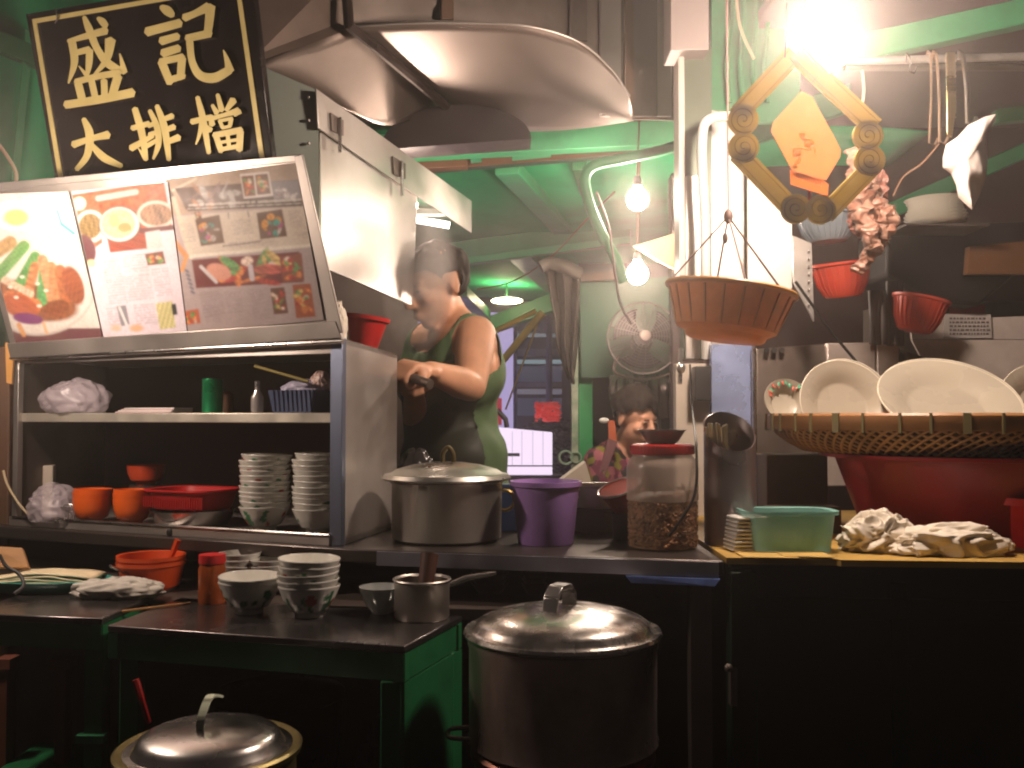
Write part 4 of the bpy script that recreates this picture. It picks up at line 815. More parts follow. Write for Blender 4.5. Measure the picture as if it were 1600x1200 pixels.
# dark things below table
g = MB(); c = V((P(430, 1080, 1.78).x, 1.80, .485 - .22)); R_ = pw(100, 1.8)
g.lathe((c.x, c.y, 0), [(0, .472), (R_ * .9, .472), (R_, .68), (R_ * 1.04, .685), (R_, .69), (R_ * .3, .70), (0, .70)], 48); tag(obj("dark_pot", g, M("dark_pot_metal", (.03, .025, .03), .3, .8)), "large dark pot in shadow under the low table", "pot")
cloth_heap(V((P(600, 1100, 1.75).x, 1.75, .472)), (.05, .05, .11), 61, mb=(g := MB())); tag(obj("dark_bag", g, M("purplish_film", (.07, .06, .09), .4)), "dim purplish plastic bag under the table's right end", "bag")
g = MB(); g.tube(smoothpath([P(232, 1128, 1.62), P(222, 1095, 1.60), P(212, 1062, 1.60)]), [.005] * 9 + [.006] * 8, 8)
tag(obj("plastic_rod", g, M("dull_red", (.35, .015, .015), .35)), "thin red plastic rod sticking up beside the stock pot", "rod")
for i, (x, w_, lb) in enumerate(((2, 12, "tan stool leg at the extreme left under the table"), (92, 16, "reddish brown stool post under the left table"))):
    g = MB(); g.box((P(x, 1100, 1.95).x, 1.97, .6), (pw(w_, 1.95), .03, .21)); g.box((P(x, 1100, 1.95).x, 1.97, .7), (pw(w_ * 2, 1.95), .04, .02)); tag(obj("stool_post", g, M("reddish_wood", (.16, .05, .03), .5)), lb, "stool")

# ================================================================== MID COUNTER ITEMS
ctz = CZ + .0005
def at_ct(px, py, back=0, z=ctz): p = S(px, py, z); p.y += back; return p
# aluminium pot
Rk = pw(88, 2.1); c = V((P(697, 850, 2.1).x, 2.11, ctz)); ap = thing("aluminium_pot", c, "large worn aluminium pot with lid on the counter before the cook", "pot"); Hk = .128
g = MB(); g.lathe(c, [(0, 0), (Rk * .9, 0), (Rk * .97, .006), (Rk * .98, Hk - .006), (Rk * 1.02, Hk), (Rk * 1.0, Hk + .002), (Rk * .95, Hk - .002), (0, Hk - .004)], 64)
g.v = [(c.x + (x - c.x) * (1 + .025 * noise.noise(V((x * 14, y * 14, z * 14)))), c.y + (y - c.y) * (1 + .025 * noise.noise(V((x * 14, y * 14, z * 14)))), z) for x, y, z in g.v]
obj("body", g, alu, ap)
g = MB(); g.lathe(c + V((0, 0, Hk + .003)), [(Rk * 1.0, -.002), (Rk * 1.13, 0), (Rk * 1.15, .004), (Rk * 1.10, .012), (Rk * 1.0, .014), (Rk * .9, .022), (Rk * .6, .032), (Rk * .3, .037), (0, .038)], 64); obj("lid", g, M("lid_aluminium", (.58, .57, .53), .3, 1, .12, 9, .004, dirt=.3, dirtcol=(.25, .2, .14)), ap)
g = MB(); hc = c + V((0, 0, Hk + .038)); g.tube(smoothpath([hc + V((-.008, 0, 0)), hc + V((-.008, 0, .022)), hc + V((.004, 0, .034)), hc + V((.014, 0, .020)), hc + V((.015, 0, 0))]), .0055, 8); obj("lid_handle", g, M("brass_black_knob", (.12, .09, .03), .35, .5), ap)
g = MB(); g.torus(c + V((Rk * 1.03, 0, .085)), .022, .004, 16, 6, mat=Matrix.Rotation(PI / 2, 3, 'X')); obj("side_handle", g, M("old_brass", (.5, .35, .12), .35, .9), ap)
# black bag
cloth_heap(V((P(648, 735, 2.36).x, 2.40, CZ + .001)), (.055, .05, .118), 71, mb=(g := MB()), amp=.2); tag(obj("bin_bag", g, bag_black), "crinkled black plastic bag behind the aluminium pot", "bag")
# purple tub
Ru = pw(54, 2.05); c = V((P(853, 855, 2.04).x, 2.045, ctz)); H = .132
g = MB(); g.lathe(c, [(0, 0), (Ru * .78, 0), (Ru * .80, .004), (Ru * .96, H - .012), (Ru * 1.03, H - .010), (Ru * 1.03, H), (Ru * .97, H), (Ru * .93, H - .012), (Ru * .76, .006), (0, .005)], 48); tag(obj("plastic_tub", g, purple_pl), "tall purple plastic tub on the counter", "tub")
g = MB(); c = V((P(788, 840, 2.25).x, 2.27, ctz)); g.box(c + V((0, 0, .055)), (.07, .06, .11)); tag(obj("blue_crate", g, M("dark_blue_pl", (.012, .035, .10), .4), bev=.003), "dark blue box between the aluminium pot and purple tub", "box")
# stacked dark pans behind
for k in range(2):
    c = V((P(935, 840, 2.3).x, 2.28, ctz + .055 * k)); g = MB(); R_ = pw(44, 2.28)
    g.lathe(c, [(0, 0), (R_ * .9, 0), (R_ * .95, .008), (R_ * .96, .048), (R_ * 1.05, .050), (R_ * 1.05, .053), (R_ * .95, .052), (R_ * .9, .006), (0, .005)], 40); tag(obj("steel_pan", g, steel_dk if k == 0 else steel), ("lower dark" if k == 0 else "upper shiny-rimmed") + " steel pan between the purple tub and peanut jar", "pan", "steel pans on the counter")
g = MB(); a = P(905, 765, 2.25); g.tube(smoothpath([V((P(925, 800, 2.28).x, 2.27, CZ + .075)), P(915, 775, 2.25), P(905, 768, 2.24), P(902, 778, 2.23)]), .0035); tag(obj("ladle", g, steel_br), "bent steel ladle handle hooked over the pans", "ladle")
g = MB(); q, o = pplate([(868, 757, 2.9), (915, 722, 2.9), (925, 757, 2.9)], .10); g.slab(q, o); g2 = MB()
tag(obj("paper_packet", g, cream), "pale triangular paper packet behind the purple tub", "packet")
g = MB(); zz = P(868, 757, 2.9).z; g.box((P(897, 757, 2.95).x, 2.97, zz / 2 - .001), (.20, .16, zz - .004)); tag(obj("rear_stand", g, soot), "dark stand carrying the paper packet", "stand")
# red scoop
c = P(972, 775, 2.1); R_ = pw(27, 2.1)
T = Matrix.Rotation(-.35, 3, 'Y') @ Matrix.Rotation(.25, 3, 'X')
g = MB(); g.lathe(c + V((0, 0, 0)), [(0, -.045), (R_ * .55, -.045), (R_ * .62, -.04), (R_ * 1.2, .018), (R_ * 1.28, .02)], 40, mat=T); bo = thing("noodle_bowl", c, "red bowl with white rim tilted behind the peanut jar", "bowl"); obj("body", g, red_pl, bo, solid=.003)
g = MB(); g.torus(c + T @ V((0, 0, .021)), R_ * 1.28, .0025, 40, 6, mat=T); obj("rim", g, porcelain, bo)
g = MB(); g.lathe(c, [(0, .008), (R_ * .6, .008), (R_ * 1.05, .004)], 24, mat=T); g.v = [(a, b, k + .006 * noise.noise(V((a * 90, b * 90, 1)))) for a, b, k in g.v]; obj("noodles", g, M("yellow_noodles", (.4, .28, .08), .5, 0, .4, 80), bo)
g = MB(); g.lathe((c.x + .01, c.y, ctz), [(0, 0), (.03, 0), (.034, .06), (.03, c.z - .062 - ctz), (0, c.z - .062 - ctz)], 20); tag(obj("dark_tin", g, soot), "dark tin under the tilted red noodle bowl", "tin")
# peanut jar
c = V((P(1035, 862, 1.99).x, 1.985, ctz)); jr = thing("storage_jar", c, "big clear plastic jar half full of brown peanuts with red lid", "jar"); Rj = pw(55, 2.0); Hj = .195
g = MB(); g.lathe(c, [(0, 0), (Rj * .95, 0), (Rj, .006), (Rj * 1.0, Hj * .5), (Rj * 1.0, Hj - .03), (Rj * .95, Hj - .018), (Rj * .84, Hj - .008), (Rj * .84, Hj)], 56)
g.mi = [1 if max(g.v[i][2] for i in f) < c.z + Hj * .56 else 0 for f in g.f]
obj("plastic_wall", g, [M("cloudy_plastic", (.62, .50, .42), .22, 0, .08, 6, alpha=.5), M("clear_plastic_wall", (.45, .35, .28), .15, 0, .08, 6, alpha=.14)], jr)
g = MB(); r = random.Random(4); fill = .108
g.lathe(c + V((0, 0, .003)), [(0, 0), (Rj * .93, 0), (Rj * .945, fill * .9), (Rj * .6, fill), (0, fill * 1.02)], 48)
for k in range(900):
    a = r.uniform(PI, 2 * PI) if r.random() < .9 else r.uniform(0, PI); z = r.uniform(.004, fill + .012 * math.cos(a)); T = Matrix.Rotation(r.uniform(0, 3), 3, 'X') @ Matrix.Rotation(r.uniform(0, 3), 3, 'Z')
    g.ball(c + V((math.cos(a) * Rj * .90, math.sin(a) * Rj * .90, z + .004)), (.0075, .0038, .0036), 6, 4, 0, T)
obj("dried_peanuts", g, M("peanut_brown", (.34, .17, .075), .6, 0, .6, 45, dirt=.7, dirtcol=(.05, .02, .01), dscale=60), jr)
g = MB(); g.lathe(c + V((0, 0, Hj - .004)), [(Rj * .7, 0), (Rj * .88, 0), (Rj * .9, .003), (Rj * .88, .018), (Rj * .8, .021), (0, .021)], 56)
for k in range(48): a = 2 * PI * k / 48; g.box(c + V((math.cos(a) * Rj * .885, math.sin(a) * Rj * .885, Hj + .006)), (.002, .002, .014), a)
obj("lid", g, red_pl, jr)
g = MB(); cs = c + V((0, 0, Hj + .0175)); R_ = pw(36, 1.98); g.lathe(cs, [(0, 0), (R_ * .55, 0), (R_ * .7, .005), (R_ * .98, .026), (R_ * 1.06, .027), (R_ * 1.06, .029), (R_ * .96, .029), (R_ * .66, .008), (0, .003)], 40); sn = thing("strainer_dish", cs, "dark metal strainer dish resting upon the red jar lid", "strainer"); obj("dish", g, steel_dk, sn)
g = MB()
for k in range(5): g.ball(cs + V((random.uniform(-.03, .03), random.uniform(-.02, .02), .018)), (.012, .01, .008))
g.tube([cs + V((-.004, 0, .01)), cs + V((-.008, .0, .05))], .004); obj("clip", g, steel_br, sn)
g = MB(); g.tube(smoothpath([P(1078, 570, 2.3), P(1082, 640, 2.2), P(1088, 700, 1.95), P(1086, 770, 1.905), P(1062, 815, 1.895), P(1045, 838, 1.90)], 10), .0028); tag(obj("power_cable", g, black), "black power cable trailing down across the peanut jar", "cable")
# white switch column
sw = thing("switch_column", P(1088, 700, 2.5), "beige board column with dark switch box beside the fan", "column")
g = MB(); q, o = pplate([(1056, 568, 2.55), (1118, 568, 2.55), (1118, 900, 2.55), (1056, 900, 2.55)], .04); g.slab(q, o); obj("board", g, cream, sw, bev=.002)
g = MB(); q, o = pplate([(1086, 572, 2.49), (1112, 572, 2.49), (1112, 626, 2.49), (1086, 626, 2.49)], .05); g.slab(q, o); obj("switch_box", g, black, sw, bev=.003)
g = MB(); g.tube([P(1064, 545, 2.5), P(1062, 600, 2.48)], .006); g.ball(P(1064, 575, 2.47), (.012, .01, .014)); obj("fixing", g, steel_br, sw)
# chopstick holder
hx = P(1142, 852, 1.98); c = V((hx.x, 1.985, ctz + .0065)); Rh_ = pw(40, 1.98); ch = thing("chopstick_holder", c, "slant-cut steel cylinder holding pale wooden chopsticks", "holder")
n = 48; g = MB(); vs = []
for ring in range(2):
    for inner in (0, 1):
        for k in range(n):
            a = 2 * PI * k / n; rr = Rh_ * (1 - .05 * inner); top = .192 + .080 * (.5 + .5 * math.sin(a - .1)) ; vs.append(c + V((rr * math.cos(a), rr * math.sin(a), 0 if ring == 0 else top)))
g.add(vs, [(k, (k + 1) % n, 2 * n + (k + 1) % n, 2 * n + k) for k in range(n)] + [(n + k, 3 * n + k, 3 * n + (k + 1) % n, n + (k + 1) % n) for k in range(n)] + [(2 * n + k, 2 * n + (k + 1) % n, 3 * n + (k + 1) % n, 3 * n + k) for k in range(n)] + [tuple(range(n))])
obj("cylinder", g, M("holder_steel", (.42, .36, .36), .3, .7, .12, 7, dirt=.3, dirtcol=(.15, .1, .1)), ch)
r = random.Random(2)
stk = M("chopstick_wood", (.66, .54, .32), .5)
for k in range(9):
    x = -Rh_ * .80 + k * .0048; b0 = c + V((x * .5, -Rh_ * .1 + r.uniform(-.01, .01), .004)); t0 = c + V((x - .010, -Rh_ * .50 + k * -.0012 + r.uniform(-.004, .004), .246 + r.uniform(-.006, .006)))
    g = MB(); g.tube([b0, t0], [.002, .0028], 6); tag(obj("wooden_chopstick", g, stk), f"{'leftmost' if k == 0 else ('rightmost' if k == 8 else ORD[k] + '-from-left')} pale chopstick in the slant-cut steel holder", "chopstick", "pale chopsticks in the holder")
# paper/foam lids stack
for k in range(9):
    c = V((P(1162, 845, 1.9).x + .001 * k, 1.885 + .0, ctz + .0075 + .0075 * k)); g = MB(); g.box(c + V((.0, .01, .003)), (.066, .06, .004), .12 + .03 * (k % 3)); g.box(c + V((0, .01, .0055)), (.060, .054, .0015), .12)
    tag(obj("foam_lid", g, whitepl, bev=.0008), f"{'topmost' if k == 8 else ORD[k]} white lid in the stack beside the teal tub", "lid", "white lids stacked beside the teal tub")
# teal tub
c = V((P(1230, 858, 1.9).x, 1.90, ctz + .0065)); W, D_, H = pw(63, 1.87), .05, .079
def rr_(sx, sy, z, e=4, n=40):
    return [c + V((sx * abs(math.cos(2 * PI * k / n)) ** (2 / e) * (1 if math.cos(2 * PI * k / n) > 0 else -1), sy * abs(math.sin(2 * PI * k / n)) ** (2 / e) * (1 if math.sin(2 * PI * k / n) > 0 else -1), z)) for k in range(n)]
tt = thing("plastic_tub", c, "small translucent teal tub with dark contents beside the red basin", "tub")
lv = [rr_(W, D_, 0), rr_(W * 1.10, D_ * 1.1, H - .008), rr_(W * 1.2, D_ * 1.2, H - .007), rr_(W * 1.2, D_ * 1.2, H), rr_(W * 1.06, D_ * 1.06, H - .002), rr_(W * .96, D_ * .96, .003)]; vs = [p for l in lv for p in l]; n = 40
g = MB(); g.add(vs, [(i * n + k, i * n + (k + 1) % n, (i + 1) * n + (k + 1) % n, (i + 1) * n + k) for i in range(5) for k in range(n)] + [tuple(range(n)), tuple(range(5 * n, 6 * n))]); obj("tub", g, M("teal_translucent", (.30, .62, .56), .4, 0, .1, 8, alpha=.62), tt)
cloth_heap(c + V((0, 0, .004)), (W * .8, D_ * .8, .022), 77, mb=(g := MB()), amp=.15); obj("contents", g, M("dark_greens", (.05, .09, .05), .6), tt)

# ================================================================== RIGHT COUNTER: RED BASIN, BASKET, PLATES
c = V((P(1520, 850, 2.16).x, 2.17, ctz + .0065)); R_ = pw(222, 2.1); H = .180
g = MB(); g.lathe(c, [(0, 0), (R_ * .72, 0), (R_ * .74, .005), (R_ * .93, H - .010), (R_ * 1.04, H - .008), (R_ * 1.045, H), (R_ * .96, H), (R_ * .9, H - .012), (R_ * .7, .008), (0, .006)], 80); tag(obj("large_basin", g, dred_pl), "large dark red plastic basin under the bamboo basket", "basin")
bz = c.z + H + .001; bc = V((P(1480, 700, 2.2).x, 2.22, bz)); Rb = pw(292, 2.0)
bb = thing("bamboo_basket", bc, "wide woven bamboo basket holding white plates on the red basin", "basket")
g = MB(); g.lathe(bc, [(0, 0), (Rb * .78, 0), (Rb * .90, .030), (Rb * .965, .060), (Rb * .95, .060), (Rb * .88, .030), (Rb * .76, .006), (0, .006)], 96); obj("liner", g, M("dark_bamboo_liner", (.05, .025, .012), .7), bb)
g = MB(); nst = 96
bamb = M("bamboo_strips", (.42, .22, .07), .45, 0, .35, 14, .004, dirt=.4, dirtcol=(.14, .07, .03), dscale=8)
prof = lambda t: (Rb * (.785 + .195 * (1 - (1 - t) ** 1.6)), .060 * t)
for dr in (1, -1):
    for s_ in range(nst):
        a0 = 2 * PI * s_ / nst; L_, R2 = [], []
        for k in range(7):
            t = k / 6; r_, z = prof(t); a = a0 + dr * t * .26; r_ += .0035 + .0022 * math.sin((t * 6 + s_ + (0 if dr > 0 else 1)) * PI) + (.0016 if dr > 0 else 0)
            for q_, sgn in ((L_, -1), (R2, 1)): q_.append(bc + V((r_ * math.cos(a + sgn * .013), r_ * math.sin(a + sgn * .013), z)))
        g.add(L_ + R2, [(k, k + 1, 7 + k + 1, 7 + k) for k in range(6)])
obj("weave", g, bamb, bb, solid=.0015)
g = MB(); rimm = M("bamboo_rim", (.36, .17, .06), .4, 0, .3, 3, .004, dirt=.4, dirtcol=(.12, .06, .03))
g.lathe(bc, [(Rb * .955, .052), (Rb * 1.012, .052), (Rb * 1.018, .056), (Rb * 1.018, .083), (Rb * 1.006, .088), (Rb * .96, .086), (Rb * .955, .052)], 96)
for k in range(40):
    a = 2 * PI * k / 40 + random.uniform(-.03, .03)
    for d in (0, .012, .024) if k % 4 == 0 else (0,):
        p = bc + V((math.cos(a + d) * Rb * 1.018, math.sin(a + d) * Rb * 1.018, .068)); g.box(p, (.006, .005, .040), a, mi=1)
obj("rim_band", g, [rimm, M("binding_cord", (.16, .13, .05), .6)], bb)
# plates standing in the basket
def plate(px, pyb, Y, Rpx, tilt, yaw, label, printed=False, sy=1):
    R = pw(Rpx, Y); c = P(px, pyb, Y)
    T = Matrix.Rotation(yaw, 3, 'Z') @ Matrix.Rotation(PI / 2 - tilt, 3, 'X')
    t = thing("dinner_plate", c, label, "plate", "plates standing in the bamboo basket")
    g = MB(); g.lathe(c, [(0, .0), (R * .50, .0), (R * .54, -.003), (R * .58, .001), (R * .96, .024), (R, .028), (R * .985, .031), (R * .9, .027), (R * .66, .018), (R * .58, .008), (R * .5, .005), (0, .005)], 72, mat=T); obj("dish", g, M("cream_glaze", (.40, .36, .29), .25, 0, .12, 5, dirt=.2, dirtcol=(.25, .2, .12)), t)
    if printed:
        g = MB(); r = random.Random(3)
        for k in range(16):
            a = r.uniform(.2, 3.0); rr = R * r.uniform(.72, .9); d = V((rr * math.cos(a), rr * math.sin(a), .0230 + .035 * (rr / R - .75))); g.ball(c + T @ d, (.008, .003, .0012), 8, 5, k % 2, T @ Matrix.Rotation(a + r.uniform(-.5, .5), 3, 'Z'))
        obj("floral_print", g, [M("print_red", (.5, .1, .06), .4), M("print_green", (.05, .35, .2), .4)], t)
    else:
        g = MB(); g.torus(c + T @ V((0, 0, .0300)), R * .992, .0013, 72, 5, mat=T); obj("rim_line", g, M("rim_cream", (.8, .74, .6), .2), t)
    return t
plate(1224, 634, 2.26, 38, .35, .12, "small plate with red and green floral rim at the basket's left end", True)
plate(1314, 638, 2.21, 73, .34, .08, "leftmost large cream plate leaning in the bamboo basket")
plate(1318, 636, 2.27, 73, .34, .08, "plate tucked directly behind the leftmost large cream plate")
plate(1478, 640, 2.12, 106, .92, -.04, "widest cream plate in the middle of the bamboo basket")
plate(1480, 638, 2.17, 106, .90, -.04, "plate tucked directly behind the widest cream plate")
plate(1628, 640, 2.2, 70, .42, -.1, "cream plate cut by the right edge of the photo")
# rags
cloth_heap(at_ct(1385, 866, .05, ctz + .0065), (pw(55, 1.85), .045, .046), 83, mb=(g := MB()), amp=.52, n=150, m=96); tag(obj("dishcloth", g, cloth_w), "taller crumpled stained white cloth next to the teal tub", "cloth")
cloth_heap(at_ct(1500, 872, .05, ctz + .0065), (pw(78, 1.83), .045, .036), 87, mb=(g := MB()), amp=.52, n=150, m=96); tag(obj("dishcloth", g, cloth_w), "wider flatter crumpled white cloth at the counter's right", "cloth")
c = at_ct(1612, 862, .02, ctz + .0065); c.x = P(1615, 850, 1.95).x; c.y = 1.96; g = MB(); g.lathe(c, [(0, 0), (.05, 0), (.052, .004), (.078, .085), (.088, .086), (.088, .10), (.078, .10), (.072, .085), (.05, .006), (0, .005)], 48); tag(obj("plastic_bowl", g, M("bright_red_plastic", (.62, .02, .02), .33)), "bright red plastic bowl at the right edge beside the cloths", "bowl")
# dark crate
g = MB(); q0 = V((P(1258, 780, 2.3).x, 2.42, ctz + .0065)); zt2 = P(1258, 712, 2.3).z
g.box((q0.x, q0.y, (ctz + .0065 + zt2) / 2), (.15, .12, zt2 - ctz - .0065)); tag(obj("cardboard_box", g, M("brown_card", (.12, .08, .04), .6, 0, .3), bev=.003), "dull brown cardboard box behind the teal tub", "box")
g = MB(); q0 = V((P(1228, 790, 2.2).x, 2.18, ctz + .0065)); g.box((q0.x + .03, q0.y, q0.z + .03), (.16, .06, .06)); tag(obj("wooden_block", g, brownwood, bev=.003), "dark wooden block directly behind the teal tub's rim", "block")

# ================================================================== BACK RIGHT EQUIPMENT
cr = thing("steel_column", P(1088, 430, 2.62), "tall grey green steel column right of the bulbs", "column")
g = MB(); q, o = pplate([(1068, 76, 2.62), (1112, 76, 2.62), (1112, 560, 2.62), (1068, 560, 2.62)], .06); g.slab(q, o); obj("post", g, M("grey_green_paint", (.10, .13, .09), .4, .2, .2, 5, dirt=.4), cr)
g = MB(); q, o = pplate([(1060, 78, 2.60), (1069, 78, 2.60), (1071, 430, 2.60), (1062, 430, 2.60)], .08); g.slab(q, o); obj("edge_strip", g, M("pinkish_white_strip", (.6, .5, .45), .4), cr)
g = MB(); q, o = pplate([(1072, 275, 2.605), (1094, 275, 2.605), (1094, 560, 2.605), (1072, 560, 2.605)], .01); g.slab(q, o); obj("reflective_strip", g, galv, cr)
g = MB(); q, o = pplate([(1048, -60, 2.55), (1108, -60, 2.55), (1108, 78, 2.55), (1048, 78, 2.55)], .12); g.slab(q, o); obj("head_box", g, M("mauve_grey_sheet", (.36, .30, .29), .45, .3, .12, 4), cr, bev=.003)
g = MB(); q, o = pplate([(1112, -80, 2.74), (1250, -80, 2.74), (1250, 190, 2.74), (1112, 190, 2.74)], .03); g.slab(q, o); tag(obj("green_board", g, green), "pale green painted board behind the gold ornament", "board")
for k, x in enumerate((1138, 1158, 1178, 1196)):
    g = MB(); g.tube(smoothpath([P(x, -60, 2.70), P(x + 4, 30, 2.70), P(x - 2, 100, 2.70), P(x + 3, 160, 2.70)]), .007); tag(obj("conduit", g, green), f"{['leftmost', 'second', 'third', 'rightmost'][k]} green painted conduit running down behind the ornament", "conduit", "green conduits behind the ornament")
g = MB(); g.tube(smoothpath([P(1150, -20, 2.6), P(1156, 40, 2.6), P(1178, 92, 2.6)]), .004); tag(obj("loose_wire", g, wire_c), "loose cream wire hanging above the ornament's left corner", "wire")
g = MB(); g.tube(smoothpath([P(1142, 182, 2.5), P(1115, 184, 2.5), P(1099, 200, 2.5), P(1097, 260, 2.5), P(1101, 340, 2.5), P(1102, 420, 2.5), P(1104, 560, 2.55)], 8), .013, 12); tag(obj("white_pipe", g, whitepl), "bent white pipe running down in front of the steel column", "pipe")
g = MB(); q, o = pplate([(1112, 172, 2.66), (1170, 185, 2.66), (1176, 560, 2.66), (1112, 560, 2.66)], .02); g.slab(q, o); tag(obj("steel_sheet", g, steel), "dull stainless panel between white pipe and bright plate", "panel")
g = MB(); q, o = pplate([(1168, 250, 2.60), (1238, 348, 2.60), (1238, 452, 2.60), (1168, 452, 2.60)], .01); g.slab(q, o); tag(obj("bright_plate", g, M("bright_matt_steel", (.75, .72, .68), .45, .5, .08, 5), bev=.002), "bright glaring metal plate under the gold ornament", "panel")
g = MB(); q, o = pplate([(1238, 368, 2.64), (1268, 380, 2.64), (1272, 502, 2.64), (1240, 440, 2.64)], .01); g.slab(q, o)
for k in range(8): g.ball(P(1264, 392 + k * 12, 2.63), .0035, 8, 6)
tag(obj("riveted_strip", g, galv), "riveted metal strip right of the bright plate", "panel")
g = MB(); q, o = pplate([(1112, 538, 2.5), (1174, 538, 2.5), (1174, 800, 2.5), (1112, 800, 2.5)], .03); q = [V((p.x, p.y, CZ + .007 if i > 1 else p.z)) for i, p in enumerate(q)]; g.slab(q, o); tag(obj("blue_reflecting_post", g, M("blue_reflection_steel", (.42, .52, .85), .2, .55, .35, 9, .012)), "polished steel post behind the chopstick holder, blue reflections put into its colour", "post")  # reflected blue light is put into the steel's base colour
g = MB(); g.tube([P(1178, 538, 2.48), V((P(1180, 790, 2.48).x, 2.48, CZ + .01))], .006); tag(obj("thin_rod", g, steel_br), "thin vertical rod beside the blue-reflecting steel post", "rod")
g = MB(); q, o = pplate([(1182, 545, 2.9), (1290, 537, 2.9), (1290, 760, 2.9), (1182, 760, 2.9)], .3); g.slab(q, o); eq = thing("steel_range", P(1290, 760, 3), "stainless range cabinet behind the plates", "range"); obj("left_cabinet", g, steel_dk, eq, bev=.004)
g = MB(); q, o = pplate([(1292, 536, 2.88), (1368, 535, 2.88), (1368, 760, 2.88), (1292, 760, 2.88)], .3); g.slab(q, o); obj("door", g, M("matt_steel", (.55, .48, .44), .4, .45, .1, 4, dirt=.35, dirtcol=(.2, .13, .1)), eq, bev=.004)
g = MB(); q, o = pplate([(1370, 535, 2.88), (1405, 535, 2.88), (1405, 760, 2.88), (1370, 760, 2.88)], .3); g.slab(q, o); obj("door", g, M("matt_steel", (.55, .48, .44), .4, .45, .1, 4, dirt=.35, dirtcol=(.2, .13, .1)), eq, bev=.004)
for k, x in enumerate((1198, 1210, 1222)): g = MB(); g.tube([P(x, 547, 2.86), P(x, 547, 2.9)], .008, 10); obj("knob", g, black, eq)
g = MB(); q, o = pplate([(1420, 478, 3.05), (1500, 498, 3.05), (1700, 490, 3.05), (1700, 530, 3.05), (1425, 530, 3.05)], .01); g.slab(q, o); mst = M("backsplash_steel", (.80, .70, .64), .35, .3, .1, 4, dirt=.35, dirtcol=(.2, .13, .1)); hb = thing("steel_backsplash", P(1500, 640, 3.1), "stainless backsplash with warning notice at the far right", "panel"); obj("upper_sheet", g, mst, hb)
g = MB(); q, o = pplate([(1425, 531, 3.0), (1700, 531, 3.0), (1700, 700, 3.0), (1545, 660, 3.0), (1440, 560, 3.0)], .01); g.slab(q, o); obj("lower_sheet", g, mst, hb)
g = MB(); g.slab(*pplate([(1482, 476, 3.03), (1538, 476, 3.03), (1540, 490, 3.03), (1484, 490, 3.03)], .002), mi=1); g.slab(*pplate([(1476, 491, 3.03), (1548, 491, 3.03), (1550, 528, 3.03), (1474, 528, 3.03)], .002))
r = random.Random(9)
for ln in range(5):
    x = 1484
    while x < 1542:
        w_ = r.uniform(2, 6); g.slab(*pplate([(x, 496 + ln * 6, 3.026), (x + w_, 496 + ln * 6, 3.026), (x + w_, 499 + ln * 6, 3.026), (x, 499 + ln * 6, 3.026)], .001), mi=2); x += w_ + 2
obj("warning_notice", g, [M("notice_grey", (.5, .46, .44), .5), M("notice_red", (.3, .04, .05), .5), M("notice_ink", (.12, .1, .1), .5)], hb)
g = MB(); q, o = pplate([(1400, 470, 3.2), (1700, 470, 3.2), (1700, 900, 3.2), (1400, 900, 3.2)], .3); g.slab(q, o); tag(obj("rear_cabinet", g, steel_dk), "dark greasy cabinet mass behind the backsplash", "cabinet")
g = MB(); g.grid(lambda u, v: P(1405 + 60 * u + 30 * v * u, 545 + 20 * u + v * 60, 2.95 - .04 * math.sin(u * 6) - .03 * v), 12, 8); tag(obj("food_scraps", g, M("mossy_brown", (.10, .07, .03), .7, 0, .6, 40, .03), solid=.01), "mossy brown greasy patch left of the backsplash", "scraps")
hdR = thing("wall_hood", P(1480, 400, 2.9), "black sooty hood shape looming over the right kitchen", "hood"); sb = M("soot_black", (.012, .009, .009), .5, .2, .4, 3)
g = MB(); q, o = pplate([(1385, 352, 2.95), (1620, 345, 2.95), (1620, 400, 2.95), (1530, 478, 2.95), (1450, 470, 2.95), (1385, 430, 2.95)], .25); g.slab(q, o); obj("canopy", g, sb, hdR, bev=.01)
g = MB(); g.slab(*pplate([(1515, 385, 2.9), (1620, 375, 2.9), (1620, 428, 2.9), (1512, 428, 2.9)], .03)); obj("wooden_board", g, M("dim_orange_wood", (.14, .06, .02), .6), hdR)
for (x0, x1, y0, y1, mm_, lb) in ((1388, 1408, 440, 540, soot, "dark utensils bundle hanging between the red colanders"), (1360, 1386, 455, 538, soot, "narrow dark ladle bundle right of the upper red colander")):
    g = MB(); r = random.Random(x0)
    for k in range(6): x = x0 + (x1 - x0) * k / 5; g.tube(smoothpath([P(x, y0, 2.85), P(x + r.uniform(-4, 4), (y0 + y1) / 2, 2.83), P(x + r.uniform(-6, 6), y1, 2.85)]), .008)
    tag(obj("hanging_utensils", g, mm_), lb, "utensils")
# colanders
def colander(px, py, Y, Rpx, H, mat_, T, label, name="colander"):
    R = pw(Rpx, Y); c = P(px, py, Y); t = thing(name, c, label, "colander", "plastic colanders hanging in the kitchen")
    g = MB(); g.lathe(c, [(0, 0), (R * .55, 0), (R * .6, .004), (R * .8, H * .35), (R * .95, H * .9), (R * 1.04, H * .92), (R * 1.05, H), (R * .96, H), (R * .9, H * .88), (R * .76, H * .35), (R * .5, .006), (0, .005)], 56, mat=T); obj("bowl", g, mat_, t)
    g = MB()
    for k in range(28):
        a = 2 * PI * k / 28; g.tube([c + T @ V((R * .62 * math.cos(a), R * .62 * math.sin(a), .006)), c + T @ V((R * .815 * math.cos(a), R * .815 * math.sin(a), H * .35)), c + T @ V((R * .965 * math.cos(a), R * .965 * math.sin(a), H * .9))], .0016, 5)
    obj("ribs", g, mat_, t); return t
colander(1318, 464, 2.75, 46, .10, redor_pl, Matrix.Rotation(-.12, 3, 'Y') @ Matrix.Rotation(.1, 3, 'X'), "upper faded red colander hanging under the dangling meat")
